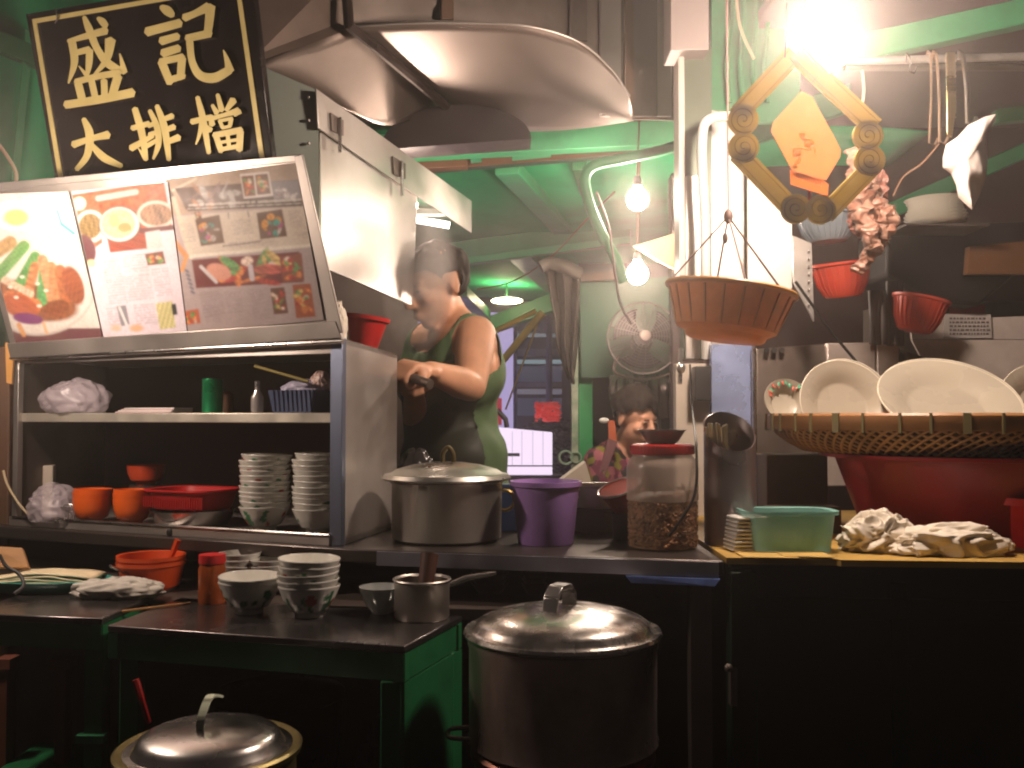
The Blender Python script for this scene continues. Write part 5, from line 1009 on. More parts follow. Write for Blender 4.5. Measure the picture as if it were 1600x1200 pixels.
colander(1428, 518, 2.8, 42, .10, redor_pl, Matrix.Rotation(.22, 3, 'Y') @ Matrix.Rotation(.05, 3, 'X'), "lower faded red colander hanging beside the warning notice")
colander(1294, 378, 2.7, 48, .075, M("grey_blue_plastic", (.20, .24, .28), .35), Matrix.Rotation(-.05, 3, 'Y'), "grey blue colander hanging behind the gold ornament's base")
for (a, b) in (((1318, 372, 2.75), (1318, 300, 2.75)),): pass
for k in range(8):
    c = P(1462, 354, 2.78) + V((0, 0, .0095 * k)); g = MB(); R_ = pw(44 + 3 * math.sin(k), 2.78)
    g.lathe(c, [(0, 0), (R_ * .5, 0), (R_ * .8, .005), (R_, .012), (R_ * .97, .0125), (R_ * .5, .004), (0, .004)], 40); tag(obj("shelf_plate", g, porcelain), f"{'topmost' if k == 7 else ORD[k]} plate of the dim pile upon the right hood", "plate", "plates piled on the right hood")
g = MB(); c = P(1462, 357, 2.8); g.box(c + V((0, .0, -.004)), (.24, .16, .006)); tag(obj("hood_shelf", g, soot), "thin dark shelf carrying the dim plate pile", "shelf")
# beams upper right
def gbeam(p0, p1, hh, label, m_=green, ww=.05):
    g = MB(); a, b = P(*p0), P(*p1); u = V((0, 0, hh / 2)); s_ = V((0, ww, 0)); g.slab([a - u, a + u, b + u, b - u], s_); return tag(obj("roof_beam", g, m_, bev=.003), label, "beam", "green beams over the right kitchen")
gbeam((1330, 76, 2.35), (1640, 8, 2.35), pw(42, 2.35), "bright green roof beam at the upper right beside the big bulb")
gbeam((1385, 332, 3.3), (1640, 218, 3.3), pw(26, 3.3), "lower green beam slanting behind the white hanging glove")
gbeam((1090, 232, 3.1), (1330, 150, 3.1), pw(44, 3.1), "faint green beam between the column and glaring bulb", green)
gbeam((1560, 180, 3.2), (1680, 168, 3.2), pw(22, 3.2), "short dark green beam at the right edge", green_dk)
g = MB(); g.slab([V((.7, 2.2, 2.32)), V((2.6, 2.2, 2.32)), V((2.6, 3.7, 2.32)), V((.7, 3.7, 2.32))], V((0, 0, .03))); tag(obj("ceiling_board", g, M("mauve_board", (.09, .055, .06), .7, 0, .25, 2)), "dark mauve ceiling board above the right kitchen", "ceiling")
for k, (y, lb) in enumerate(((94, "upper steel rail with hanging hooks at the upper right"), (103, "lower steel rail just beneath the hook rail"))):
    g = MB(); g.tube([P(1320, y + 2, 2.2 + .1 * k), P(1680, y - 8 + 10 * k, 2.2 + .1 * k)], .009, 12); tag(obj("hanging_rail", g, galv if k == 0 else steel_dk), lb, "rail")
# hooks / tongs on rail
def hang(px0, py0, px1, py1, Y, w_, lb, m_=steel, name="meat_hook", cat="hook"):
    g = MB(); a, b = P(px0, py0, Y), P(px1, py1, Y); g.tube([a + V((0, .012, -.004)), a + V((0, .004, .014)), a + V((0, -.012, 0)), a.lerp(b, .5) + V((.002, -.008, 0)), b, b + V((.012, 0, -.004)), b + V((.02, 0, .012))], w_, 6); return tag(obj(name, g, m_), lb, cat, "hooks and tongs on the rail")
hang(1451, 88, 1452, 224, 2.19, .003, "leftmost long thin hook on the steel rail", M("rusty_steel", (.4, .28, .2), .35, .9))
hang(1460, 88, 1468, 222, 2.17, .0035, "second long hook on the rail, holding a string", M("rusty_steel"))
g = MB(); q, o = pplate([(1479, 82, 2.17), (1493, 82, 2.17), (1494, 172, 2.17), (1488, 214, 2.17), (1480, 210, 2.17)], .006); g.slab(q, o)
for k in range(12): g.tube([P(1479, 95 + k * 8, 2.165), P(1494, 95 + k * 8, 2.165)], .0012, 5)
tag(obj("ridged_knife_steel", g, M("warm_brass_steel", (.7, .55, .3), .25, 1), bev=.001), "wide ridged metal strip hanging on the rail", "strip", "hooks and tongs on the rail")
hang(1501, 88, 1512, 192, 2.17, .0055, "shiny thick hook on the rail above the white glove", steel_br)
hang(1418, 92, 1420, 112, 2.18, .002, "tiny short hook at the rail's left", steel_br)
g = MB(); g.tube(smoothpath([P(1468, 224, 2.17), P(1440, 256, 2.2), P(1412, 276, 2.22), P(1396, 306, 2.24)]), .0025); tag(obj("hanging_string", g, M("brown_cord")), "brown string drooping left from the hooks", "string")
# white glove / cloth hanging
out = [(1556, 178), (1540, 182), (1512, 196), (1496, 214), (1478, 226), (1473, 246), (1473, 262), (1486, 272), (1494, 290), (1497, 308), (1512, 322), (1519, 328), (1530, 306), (1541, 276), (1543, 250), (1541, 222), (1540, 200), (1556, 188)]
g = MB(); cc = V((1512, 250)); nn = len(out); dense = []
for i in range(nn):
    for k in range(5): a = V(out[i]).lerp(V(out[(i + 1) % nn]), k / 5); dense.append(a)
nd = len(dense); rings = 9; vs = []
for side in (-1, 1):
    for rg in range(rings + 1):
        f = rg / rings; dep = .035 * math.sqrt(max(0, 1 - f * f))
        for k, a in enumerate(dense):
            x, y = cc.x + (a.x - cc.x) * f, cc.y + (a.y - cc.y) * f
            nz = noise.noise(V((x * .030, y * .018, 3))) * .03 + .006 * noise.noise(V((x * .12, y * .05, 7)))
            p = P(x, y, 2.12 + side * (dep * (1 + .0 * f)) + nz); vs.append(p)
M_ = rings + 1
for s_ in range(2):
    for rg in range(rings):
        for k in range(nd): a = s_ * M_ * nd + rg * nd + k; b = s_ * M_ * nd + rg * nd + (k + 1) % nd; g.f.append((a, b, b + nd, a + nd)); g.mi.append(0)
g.v = [tuple(p) for p in vs]
o_ = obj("hanging_glove", g, M("white_glove", (.68, .60, .56), .6, 0, .1, 10, .01, dirt=.25, dirtcol=(.4, .28, .22))); tag(o_, "limp white rubber glove hanging at the upper right", "glove")
# dangling meat
mt_ = M("dried_meat", (.22, .10, .065), .45, 0, .5, 30, .03, dirt=.7, dirtcol=(.52, .38, .30), dscale=22, coat=.2)
mtd = M("dark_meat", (.20, .07, .05), .45, 0, .4, 18, .03, dirt=.4, dirtcol=(.6, .42, .34), dscale=16)
mr_ = thing("hanging_meat", P(1360, 232, 2.3), "knobbly string of pinkish brown offal hanging behind the ornament", "meat")
for k, (path, rad, m_) in enumerate(((((1332, 232), (1338, 262), (1345, 300), (1352, 345), (1368, 388)), (.010, .022, .024, .026, .014), mt_), (((1345, 240), (1360, 290), (1372, 325), (1384, 345), (1378, 372)), (.012, .018, .024, .030, .012), mt_), (((1340, 310), (1344, 345), (1352, 372)), (.014, .026, .012), mtd), (((1372, 370), (1362, 392), (1350, 410), (1338, 424)), (.026, .022, .017, .010), mt_), (((1368, 260), (1378, 290), (1380, 310)), (.006, .012, .008), mtd))):
    pts = smoothpath([P(x, y, 2.32 + .012 * k) for x, y in path], 10); m_n = len(pts); rs = []
    for i in range(m_n):
        t = i / (m_n - 1) * (len(rad) - 1); a = int(min(t, len(rad) - 2)); rs.append(rad[a] + (rad[a + 1] - rad[a]) * (t - a))
    g = MB(); g.tube(smoothpath(pts, 3), sum([[rs[i], (rs[i] * 2 + rs[i + 1]) / 3, (rs[i] + rs[i + 1] * 2) / 3] for i in range(m_n - 1)], []) + [rs[-1]], 28)
    g.v = [tuple(V(p) + V((noise.noise(V(p) * 55 + V((k, 0, 0))), noise.noise(V(p) * 55 + V((0, 9, k))), .6 * noise.noise(V(p) * 40))) * .016 + V((noise.noise(V(p) * 140), noise.noise(V(p) * 140 + V((3, 3, 3))), 0)) * .005) for p in g.v]; obj("offal_strand", g, m_, mr_, ang=180)
g = MB(); g.tube([P(1346, 96, 2.3), P(1350, 140, 2.3), P(1346, 180, 2.3), P(1338, 236, 2.32)], .0035); obj("string", g, wire_c, mr_)
# orange hanging basket (scale pan)
oc = P(1132, 531, 2.02); R_ = pw(100, 2.02); H = .102
ok = thing("hanging_basket", oc, "large amber plastic basket hung on strings like a scale pan", "basket")
T = Matrix.Rotation(.14, 3, 'Y')
g = MB(); g.lathe(oc, [(0, 0), (R_ * .58, 0), (R_ * .62, .004), (R_ * .64, .012), (R_ * .78, .022), (R_ * .86, .06), (R_ * .95, H - .006), (R_ * 1.0, H), (R_ * 1.0, H + .006), (R_ * .94, H + .004), (R_ * .83, .06), (R_ * .75, .028), (R_ * .6, .012), (0, .008)], 72, mat=T); obj("bowl", g, amber_pl, ok)
g = MB()
for k in range(20):
    a = 2 * PI * k / 20; g.tube([oc + T @ V((R_ * .77 * math.cos(a), R_ * .77 * math.sin(a), .022)), oc + T @ V((R_ * .872 * math.cos(a), R_ * .872 * math.sin(a), .06)), oc + T @ V((R_ * .965 * math.cos(a), R_ * .965 * math.sin(a), H - .004))], .0022, 6)
g.torus(oc + T @ V((0, 0, H + .003)), R_ * .995, .0055, 72, 8, mat=T); obj("ribs_and_rim", g, M("amber_rim", (.42, .22, .06), .35, 0, .2, 9, transl=.35), ok)
g = MB(); top = P(1138, 338, 2.02)
for a in (PI * .05, PI * .98, PI * 1.5, PI * .52): g.tube([oc + T @ V((R_ * math.cos(a), R_ * math.sin(a), H)), top], .0022, 6)
g.tube([top, V((top.x, top.y, 2.32))], .002, 6); g.ball(top, (.010, .01, .016)); g.ball(P(1133, 372, 2.02), (.006, .006, .012)); obj("strings", g, M("greasy_string", (.06, .03, .025), .6), ok)
g = MB(); g.tube([P(1243, 440, 2.25), P(1300, 520, 2.3), P(1352, 582, 2.3)], .0035, 6); tag(obj("slack_rope", g, black), "black cord slanting down behind the plates", "cord")

# ================================================================== GOLD DIAMOND ORNAMENT
opl = Plane(P(1200, 100, 1.71), P(1380, 100, 1.71), P(1270, 350, 1.71))
orn = thing("lucky_ornament", P(1270, 350, 1.71), "gold scroll-cornered diamond frame ornament with red tag inside", "ornament")
oz = lambda x, y, d: opl.hit(1100 + x / 4.444, 90 + y / 4.444, d)
gm = M("ornament_gold", (.58, .46, .11), .4, 0, .06, 12, transl=.42)
groove = M("ornament_groove", (.40, .26, .06), .6, transl=.4)
g = MB(); li = 0
def bar(a, b, w_):
    global li
    d = (V(b) - V(a)); d.normalize(); nrm = V((-d.y, d.x)) * w_ / 2; li += 1
    for off, ww, mi in ((.0006 * li, 1, 0),):
        g.slab([oz(a[0] + nrm.x, a[1] + nrm.y, off), oz(b[0] + nrm.x, b[1] + nrm.y, off), oz(b[0] - nrm.x, b[1] - nrm.y, off), oz(a[0] - nrm.x, a[1] - nrm.y, off)], V((0, .008, 0)), mi)
    for s_ in (.32, -.32): g.tube([oz(a[0] + nrm.x * s_ * 2, a[1] + nrm.y * s_ * 2, off + .0006), oz(b[0] + nrm.x * s_ * 2, b[1] + nrm.y * s_ * 2, off + .0006)], .0007, 4, 1)
bar((640, -40), (235, 395), 134); bar((235, 655), (640, 1075), 134); bar((800, 120), (1190, 480), 134); bar((1190, 735), (850, 1085), 134); bar((640, -40), (800, 120), 134)
for k, (x, y, r_, sgn) in enumerate(((275, 428, 106, 1), (278, 620, 106, -1), (1142, 538, 104, -1), (1155, 710, 106, 1), (640, 1048, 102, 1), (812, 1052, 102, -1))):
    off = .005 + .0006 * k; n_ = 40
    g.slab([oz(x + r_ * math.cos(2 * PI * i / n_), y + r_ * math.sin(2 * PI * i / n_), off) for i in range(n_)], V((0, .009, 0)), 0)
    g.tube([oz(x + sgn * (r_ * .92 - i * r_ * .84 / 60) * math.cos(i / 60 * 4.4 * PI + 1), y + (r_ * .92 - i * r_ * .84 / 60) * math.sin(i / 60 * 4.4 * PI + 1), off + .0006) for i in range(60)], .0009, 4, 1)
obj("diamond_frame", g, [gm, groove], orn)
tagp = [(680, 230), (480, 450), (466, 510), (600, 760), (640, 820), (850, 850), (945, 690), (950, 640), (900, 540), (750, 270)]
g = MB(); g.slab([oz(x, y, -.006) for x, y in tagp], V((0, .0015, 0))); obj("red_tag", g, M("red_card", (.92, .52, .28), .4, 0, .12, 20, transl=.82), orn)
g = MB(); g.slab([oz(x, y, -.0045) for x, y in ((598, 780), (830, 850), (866, 880), (860, 962), (602, 880))], V((0, .0015, 0))); obj("scroll_banner", g, M("banner_card", (.9, .45, .20), .4, 0, .06, 8, transl=.75), orn)
g = MB(); r = random.Random(12); yl = 0
for (cx_, cy_, s_) in ((650, 660, 90), (650, 740, 70), (740, 620, 80), (690, 560, 80)):
    for q_ in range(7):
        x, y = cx_ + r.uniform(-.35, .35) * s_, cy_ + r.uniform(-.4, .4) * s_; hz_ = q_ % 2; yl += 1
        w1, h1 = (s_ * .3, 5) if hz_ else (5, s_ * .25)
        g.slab([oz(x - w1, y - h1, -.004 + .00002 * yl), oz(x + w1, y - h1 * .8 - 4, -.004 + .00002 * yl), oz(x + w1, y + h1, -.004 + .00002 * yl), oz(x - w1, y + h1, -.004 + .00002 * yl)], V((0, .0004, 0)))
for q_ in range(16):
    x = 622 + q_ * 13; y = 812 + q_ * 4.3 + r.uniform(-3, 3); yl += 1; g.slab([oz(x - 2.5, y - 16, -.003 + .00002 * yl), oz(x + 2.5, y - 16, -.003 + .00002 * yl), oz(x + 2.5, y + 18, -.003 + .00002 * yl), oz(x - 2.5, y + 18, -.003 + .00002 * yl)], V((0, .0004, 0)))
    g.slab([oz(x - 5, y + (q_ % 3) * 8 - 8, -.0028 + .00002 * yl), oz(x + 5, y + (q_ % 3) * 8 - 8, -.0028 + .00002 * yl), oz(x + 5, y + (q_ % 3) * 8 - 4, -.0028 + .00002 * yl), oz(x - 5, y + (q_ % 3) * 8 - 4, -.0028 + .00002 * yl)], V((0, .0004, 0)))
obj("gold_writing", g, M("pale_gold_print", (.95, .85, .45), .4, transl=.8), orn)
g = MB(); g.ball(oz(735, 960, .002), (.004, .003, .009)); g.ball(oz(748, 985, .002), (.007, .004, .004)); obj("red_knot", g, red_pl, orn)
g = MB(); g.tube([oz(560, 0, .002), oz(575, -380, .03)], .0012, 5); obj("hanging_thread", g, black, orn)

# ================================================================== GREEN PIPE, PANEL, FAN
g = MB(); g.tube(smoothpath([P(1075, 222, 2.95), P(1030, 236, 2.95), P(975, 248, 2.95), P(930, 258, 2.95), P(914, 278, 2.95), P(920, 315, 2.95), P(940, 365, 2.95), P(962, 405, 2.98), P(975, 440, 3.0)], 8), .017, 12); tag(obj("green_pipe", g, green), "bent green painted pipe curving down left of the upper bulb", "pipe")
g = MB(); g.tube(smoothpath([P(932, 300, 2.92), P(950, 350, 2.92), P(958, 400, 2.92), P(968, 470, 3.1), P(985, 505, 3.6)]), .0035); tag(obj("grey_cable", g, M("grey_cable_m", (.25, .2, .18), .5)), "thin grey cable hanging beside the green pipe", "cable")
g = MB(); g.tube(smoothpath([P(745, 452, 4.4), P(800, 440, 4.4), P(860, 402, 4.4), P(915, 345, 4.2), P(960, 300, 3.6)], 8), .0035); tag(obj("roof_wire", g, M("brown_cord")), "thin wire sagging under the green canopy", "wire")
pn = thing("green_board", P(950, 590, 4.0), "dull green sheet panel carrying the fan", "board")
g = MB(); q, o = pplate([(906, 440, 4.05), (1085, 430, 4.05), (1085, 590, 4.05), (908, 590, 4.05)], .02); g.slab(q, o); obj("sheet", g, M("faded_green_sheet", (.035, .11, .06), .6, 0, .2, 3, .01, dirt=.5, dirtcol=(.03, .06, .04)), pn)
g = MB(); q, o = pplate([(908, 428, 4.0), (985, 420, 4.0), (985, 436, 4.0), (908, 440, 4.0)], .03); g.slab(q, o); obj("top_batten", g, brownwood, pn)
g = MB(); g.slab(*pplate([(990, 384, 3.3), (1062, 362, 3.3), (1062, 424, 3.3), (1034, 410, 3.3)], .02)); tag(obj("bent_cardboard", g, M("pale_card", (.46, .30, .17), .6)), "pale tan board edge brightly lit between the two bulbs", "board")
fc = P(1006, 528, 3.75); fan = thing("wall_fan", fc, "round wire-guarded wall fan below the bare bulbs", "fan"); Rf = pw(56, 3.75)
T = Matrix.Rotation(PI / 2 - .1, 3, 'X'); wm = M("fan_wire", (.10, .08, .075), .4, .5)
g = MB()
for k in range(12):
    rr = Rf * (.16 + .84 * k / 11); dz = .045 * (1 - (k / 11) ** 2); g.torus(fc + T @ V((0, 0, dz)), rr, .0015, 44, 4, mat=T)
for k in range(20):
    a = 2 * PI * k / 20; g.tube([fc + T @ V((rr_2 * math.cos(a), rr_2 * math.sin(a), .045 * (1 - ((rr_2 / Rf - .16) / .84) ** 2))) for rr_2 in [Rf * (.16 + .84 * i / 6) for i in range(7)]], .0014, 4)
g.torus(fc, Rf * 1.01, .004, 48, 6, mat=T); obj("front_guard", g, wm, fan)
g = MB()
for k in range(16):
    a = 2 * PI * k / 16; g.tube([fc + T @ V((Rf * math.cos(a), Rf * math.sin(a), 0)), fc + T @ V((Rf * .7 * math.cos(a), Rf * .7 * math.sin(a), -.05)), fc + T @ V((Rf * .2 * math.cos(a), Rf * .2 * math.sin(a), -.06))], .0014, 4)
obj("rear_guard", g, wm, fan)
g = MB(); g.lathe(fc, [(0, .052), (Rf * .14, .050), (Rf * .17, .044), (Rf * .15, .038), (0, .038)], 24, mat=T); obj("badge", g, steel_dk, fan)
for b_ in range(3):
    g = MB(); a0 = 2 * PI * b_ / 3 + .4
    g.grid(lambda u, v: fc + T @ V(((Rf * (.15 + .72 * u)) * math.cos(a0 + (v - .5) * 1.5 * (.4 + u * .6)), (Rf * (.15 + .72 * u)) * math.sin(a0 + (v - .5) * 1.5 * (.4 + u * .6)), -.005 + .03 * (v - .5))), 8, 8); obj("blade", g, M("fan_blade", (.012, .010, .011), .7, spec=.1), fan, solid=.002)
g = MB(); g.lathe(fc, [(0, -.02), (.035, -.02), (.045, -.06), (.04, -.12), (0, -.14)], 20, mat=T); obj("motor", g, black, fan)
g = MB(); g.tube(smoothpath([fc + V((-Rf * .7, .02, -Rf * .5)), fc + V((-Rf * .8, .02, -Rf * .95)), fc + V((0, .05, -Rf * 1.15)), fc + V((Rf * .8, .02, -Rf * .95)), fc + V((Rf * .75, .02, -Rf * .5))]), .006); obj("yoke", g, steel_dk, fan)
# dark hanging clutter over the woman
ck = M("clutter_dark", (.03, .022, .02), .4, 0, .5, 6)
g = MB(); r = random.Random(6)
for k in range(14): x = 955 + k * 8; g.tube(smoothpath([P(x, 588, 3.95), P(x + r.uniform(-6, 6), 612, 3.9), P(x + r.uniform(-8, 8), 630 + r.uniform(0, 25), 3.95)]), r.uniform(.006, .02), 6)
tag(obj("hanging_utensils", g, M("dull_utensil_steel", (.15, .12, .11), .35, .8)), "row of dim utensils hanging above the woman's head", "utensils")
g = MB(); g.slab([V((.35, 5.0, 0)), V((1.6, 5.0, 0)), V((1.6, 5.0, 2.0)), V((.35, 5.0, 2.0))], V((0, .05, 0))); tag(obj("rear_partition", g, M("rear_dark", (.035, .024, .02), .6, 0, .5, 3)), "dark partition behind the woman", "partition")
# green post and hanging tarpaulin
gp = thing("green_post", P(908, 730, 4.1).xy.to_3d(), "green post with worn grey edge between the street and the woman", "post")
x0, x1 = P(893, 600, 4.1), P(926, 600, 4.1); zt_ = P(900, 488, 4.1).z
g = MB(); g.slab([V((x0.x + .03, 4.1, 0)), V((x1.x, 4.1, 0)), V((x1.x, 4.1, zt_)), V((x0.x + .03, 4.1, zt_))], V((0, .06, 0))); obj("post", g, M("bright_green_paint", (.03, .30, .10), .35, 0, .15, 5, dirt=.3, dirtcol=(.02, .1, .05)), gp, bev=.003)
g = MB(); g.slab([V((x0.x, 4.09, 0)), V((x0.x + .028, 4.09, 0)), V((x0.x + .028, 4.09, zt_ + .02)), V((x0.x, 4.09, zt_ + .02))], V((0, .06, 0))); obj("worn_edge", g, M("worn_grey_green", (.32, .36, .27), .6, 0, .4, 30, dirt=.6, dirtcol=(.08, .25, .12), dscale=20), gp)
g = MB(); g.torus(P(884, 715, 4.08), .028, .005, 20, 6, mat=Matrix.Rotation(PI / 2, 3, 'X')); g.torus(P(900, 715, 4.08), .022, .004, 20, 6, mat=Matrix.Rotation(PI / 2, 3, 'X')); obj("ring_hook", g, M("pale_green_hook", (.25, .35, .25), .4), gp)
tp = [((850, 416), (905, 420)), ((858, 455), (907, 445)), ((868, 495), (905, 480)), ((872, 540), (903, 540)), ((888, 590), (896, 600))]
g = MB(); Lp = smoothpath([V((*a, 0)) for a, b in tp], 6); Rp_ = smoothpath([V((*b, 0)) for a, b in tp], 6); m_ = len(Lp) - 1
g.grid(lambda u, v: (lambda a: P(a.x, a.y, 4.0 - .04 * math.sin(u * 14 + v * 4) - .03 * math.sin(u * 5 - v * 9)))(Lp[round(v * m_)].lerp(Rp_[round(v * m_)], u)), 24, m_)
tag(obj("rolled_tarpaulin", g, M("grimy_tarp", (.075, .058, .046), .55, 0, .45, 9, .02, dirt=.5, dirtcol=(.04, .025, .02)), solid=.006), "grimy brown tarpaulin gathered and hanging beside the green post", "tarpaulin")
g = MB(); g.tube(smoothpath([P(845, 418, 3.95), P(860, 412, 3.95), P(885, 418, 3.93), P(905, 428, 3.95)]), .028, 10); tag(obj("tarpaulin_roll", g, M("grimy_tarp")), "short roll of grimy cloth tied above the green post", "roll")
# yellow poles
for k, (a, b, w_, lb) in enumerate((((838, 486, 5.2), (760, 524, 5.2), .014, "upper thin yellow bamboo pole behind the cook's shoulder"), ((848, 488, 5.1), (762, 592, 5.1), .020, "thick yellow bamboo pole slanting behind the cook's arm"), ((842, 500, 5.4), (790, 640, 5.4), .005, "very thin yellow rod behind the bamboo poles"))):
    g = MB(); g.tube([P(*a), P(*b)], w_, 8); tag(obj("bamboo_pole", g, M("yellow_bamboo_pole", (.85, .52, .07), .4)), lb, "pole", "yellow poles behind the cook")

# ================================================================== STREET BEYOND
Yb = 9.0
bd = thing("street_building", P(860, 640, Yb).xy.to_3d(), "dark shuttered building front across the street", "building")
def wallq(x0, y0, x1, y1, Y, mat_, nm, par, th=.1, toground=False):
    g = MB(); q, o = pplate([(x0, y0, Y), (x1, y0, Y), (x1, y1, Y), (x0, y1, Y)], th)
    if toground: q = [V((p.x, p.y, 0 if i > 1 else p.z)) for i, p in enumerate(q)]
    g.slab(q, V((0, th, 0))); return obj(nm, g, mat_, par)
wallq(600, 380, 1100, 760, Yb, M("night_wall", (.05, .05, .075), .6, 0, .3, 1), "wall", bd, .3, True)
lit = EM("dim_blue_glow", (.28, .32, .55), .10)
for k, (y0, y1, m_) in enumerate(((500, 518, M("awn", (.12, .13, .2), .5)), (521, 526, EM("pale_band_glow", (.5, .6, .7), .22)), (545, 556, M("awn")), (562, 568, EM("teal_band_glow", (.4, .55, .62), .35)), (572, 596, lit), (598, 604, M("awn")), (608, 616, EM("grey_band_glow", (.4, .38, .5), .25)), (622, 650, lit))):  # weak emission on some bands stands in for light on the shutters
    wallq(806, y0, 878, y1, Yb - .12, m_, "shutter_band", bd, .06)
for x in (803, 858): g = MB(); a = P(x, 480, Yb - .2); g.tube([a, V((a.x, a.y, 0))], .03, 8); obj("drainpipe", g, M("pipe_dark", (.08, .08, .14), .4, .5), bd)
# lilac wall with its light put in as emission, and lit box
lw = wallq(640, 488, 802, 760, 8.2, EM("lilac_wall_glow", (.62, .52, .92), .55), "shopfront", None, .1, True); tag(lw, "lilac lit shopfront strip behind the cook", "shopfront")
sb_ = thing("lit_sign_box", P(820, 742, 7.4).xy.to_3d(), "white lilac glowing sign box across the street", "sign")
g = MB(); q, o = pplate([(756, 666, 7.4), (863, 676, 7.4), (863, 742, 7.4), (756, 742, 7.4)], .12); g.slab(q, V((0, .25, 0))); obj("light_panel", g, EM("sign_white", (.95, .78, .98), .95), sb_)
for x in (800, 815, 832, 848): wallq(x, 674, x + 1, 728, 7.38, EM("panel_joint", (.8, .6, .85), .6), "panel_joint", sb_, .01)
wallq(775, 708, 812, 713, 7.36, M("sign_mark", (.25, .25, .35), .5), "dark_mark", sb_, .02); wallq(775, 727, 863, 729, 7.36, M("sign_mark"), "rail", sb_, .02)
wallq(740, 743, 880, 760, 7.38, M("low_wall_dark", (.05, .03, .03), .6), "plinth", sb_, .2, True)
# potted bush with red flowers / red lantern cluster
bu = thing("flower_bush", P(860, 742, 8.05).xy.to_3d(), "dark bush topped by red flowers beside the lit sign", "bush")
r = random.Random(15); g = MB(); cb = P(862, 690, 8.05)
for k in range(4200):
    d = V((r.gauss(0, 1), r.gauss(0, 1), r.gauss(0, 1))).normalized() * (r.random() ** .4); p = cb + V((d.x * .34, d.y * .22, d.z * .34 - .12)); T = Matrix.Rotation(r.uniform(0, 6), 3, 'Z') @ Matrix.Rotation(r.uniform(0, 3), 3, 'X')
    g.add([p + T @ V((-.026, 0, 0)), p + T @ V((0, -.013, 0)), p + T @ V((.026, 0, 0)), p + T @ V((0, .013, 0))], [(0, 1, 2, 3)])
obj("foliage", g, M("dark_leaves", (.012, .014, .012), .5), bu, recalc=False)
g = MB()
for k in range(170):
    p = P(856 + r.gauss(0, 1) % 2 * r.choice((-9, 9)), 643 + r.gauss(0, 1) % 1.6 * r.choice((-9, 9)), 7.72) + V((0, r.uniform(-.06, .06), 0)); g.ball(p, (r.uniform(.012, .026), .010, r.uniform(.008, .020)), 7, 5, 0, Matrix.Rotation(r.uniform(0, 3), 3, 'X'))
obj("red_flowers", g, M("red_petals_glow", (.8, .03, .03), .5, emit=(1, .08, .06), es=.16), bu)  # faint emission stands in for light falling on the petals
g = MB(); g.tube([V((cb.x, cb.y, 0)), V((cb.x, cb.y, cb.z))], .02); obj("stem", g, brownwood, bu)
wallq(776, 622, 784, 664, 8.0, EM("red_strip_light", (.8, .05, .06), .35), "red_strip", lw, .03)
g = MB(); g.tube([P(776, 640, 4.5), P(790, 655, 4.5), P(792, 668, 4.5)], .012); tag(obj("wall_bracket", g, black), "small black bracket projecting behind the cook's waist", "bracket")

# ================================================================== PEOPLE
def capsules(caps, extra=(), vox=.007, sm=6):
    g = MB()
    for p0, r0, p1, r1 in caps:
        p0, p1 = V(p0), V(p1); L_ = (p1 - p0).length; m = max(2, int(L_ / .03)); d = (p1 - p0).normalized() if L_ > 1e-5 else V((0, 0, 1))
        pts, rs = [], []
        for i in range(5): a = PI / 2 * i / 5; pts.append(p0 - d * r0 * math.cos(a)); rs.append(max(r0 * math.sin(a), .0008))
        for i in range(m + 1): pts.append(p0.lerp(p1, i / m)); rs.append(r0 + (r1 - r0) * i / m)
        for i in range(4, -1, -1): a = PI / 2 * i / 5; pts.append(p1 + d * r1 * math.cos(a)); rs.append(max(r1 * math.sin(a), .0008))
        g.tube(pts, rs, 16)
    for c, r, T in extra: g.ball(c, r, 24, 16, 0, T)
    me = bpy.data.meshes.new("tmp"); me.from_pydata(g.v, [], g.f); bm = bmesh.new(); bm.from_mesh(me); bmesh.ops.recalc_face_normals(bm, faces=bm.faces); bm.to_mesh(me); bm.free()
    o = bpy.data.objects.new("tmp", me); COL.objects.link(o); md = o.modifiers.new("r", 'REMESH'); md.mode = 'VOXEL'; md.voxel_size = vox
    bpy.context.view_layer.update(); dg = bpy.context.evaluated_depsgraph_get(); m2 = bpy.data.meshes.new_from_object(o.evaluated_get(dg)); bpy.data.objects.remove(o); bpy.data.meshes.remove(me)
    bm = bmesh.new(); bm.from_mesh(m2)
    for _ in range(sm): bmesh.ops.smooth_vert(bm, verts=bm.verts, factor=.5, use_axis_x=True, use_axis_y=True, use_axis_z=True)
    bm.to_mesh(m2); bm.free(); return m2
def addmesh(name, me, mat_, parent, cut=None, inflate=0, disp=None):
    bm = bmesh.new(); bm.from_mesh(me); bm.normal_update()
    if inflate or disp:
        cs = [(v, v.co + v.normal * (inflate + (disp(v.co, v.normal) if disp else 0))) for v in bm.verts]
        for v, c in cs: v.co = c
    if cut:
        dl = [f for f in bm.faces if cut(f.calc_center_median(), f.normal)]; bmesh.ops.delete(bm, geom=dl, context='FACES')
        for _ in range(14):
            bv = [v for v in bm.verts if v.is_boundary]; bmesh.ops.smooth_vert(bm, verts=bv, factor=.5, use_axis_x=True, use_axis_y=True, use_axis_z=True)
    w0 = V(parent['_w'])
    for v in bm.verts: v.co -= w0
    m2 = bpy.data.meshes.new(name); bm.to_mesh(m2); bm.free(); m2.shade_smooth(); m2.materials.append(mat_)
    o = bpy.data.objects.new(name, m2); COL.objects.link(o); o.parent = parent; o['_w'] = tuple(w0); return o
def headframe(c, fwd, tilt_side=0):
    f = V(fwd).normalized(); up = V((0, 0, 1)); s_ = f.cross(up).normalized(); u = s_.cross(f).normalized()
    R = Matrix((s_, f, u)).transposed()   # local x = person's right->? (f x up), y = forward, z = up
    return R @ Matrix.Rotation(tilt_side, 3, 'Y')
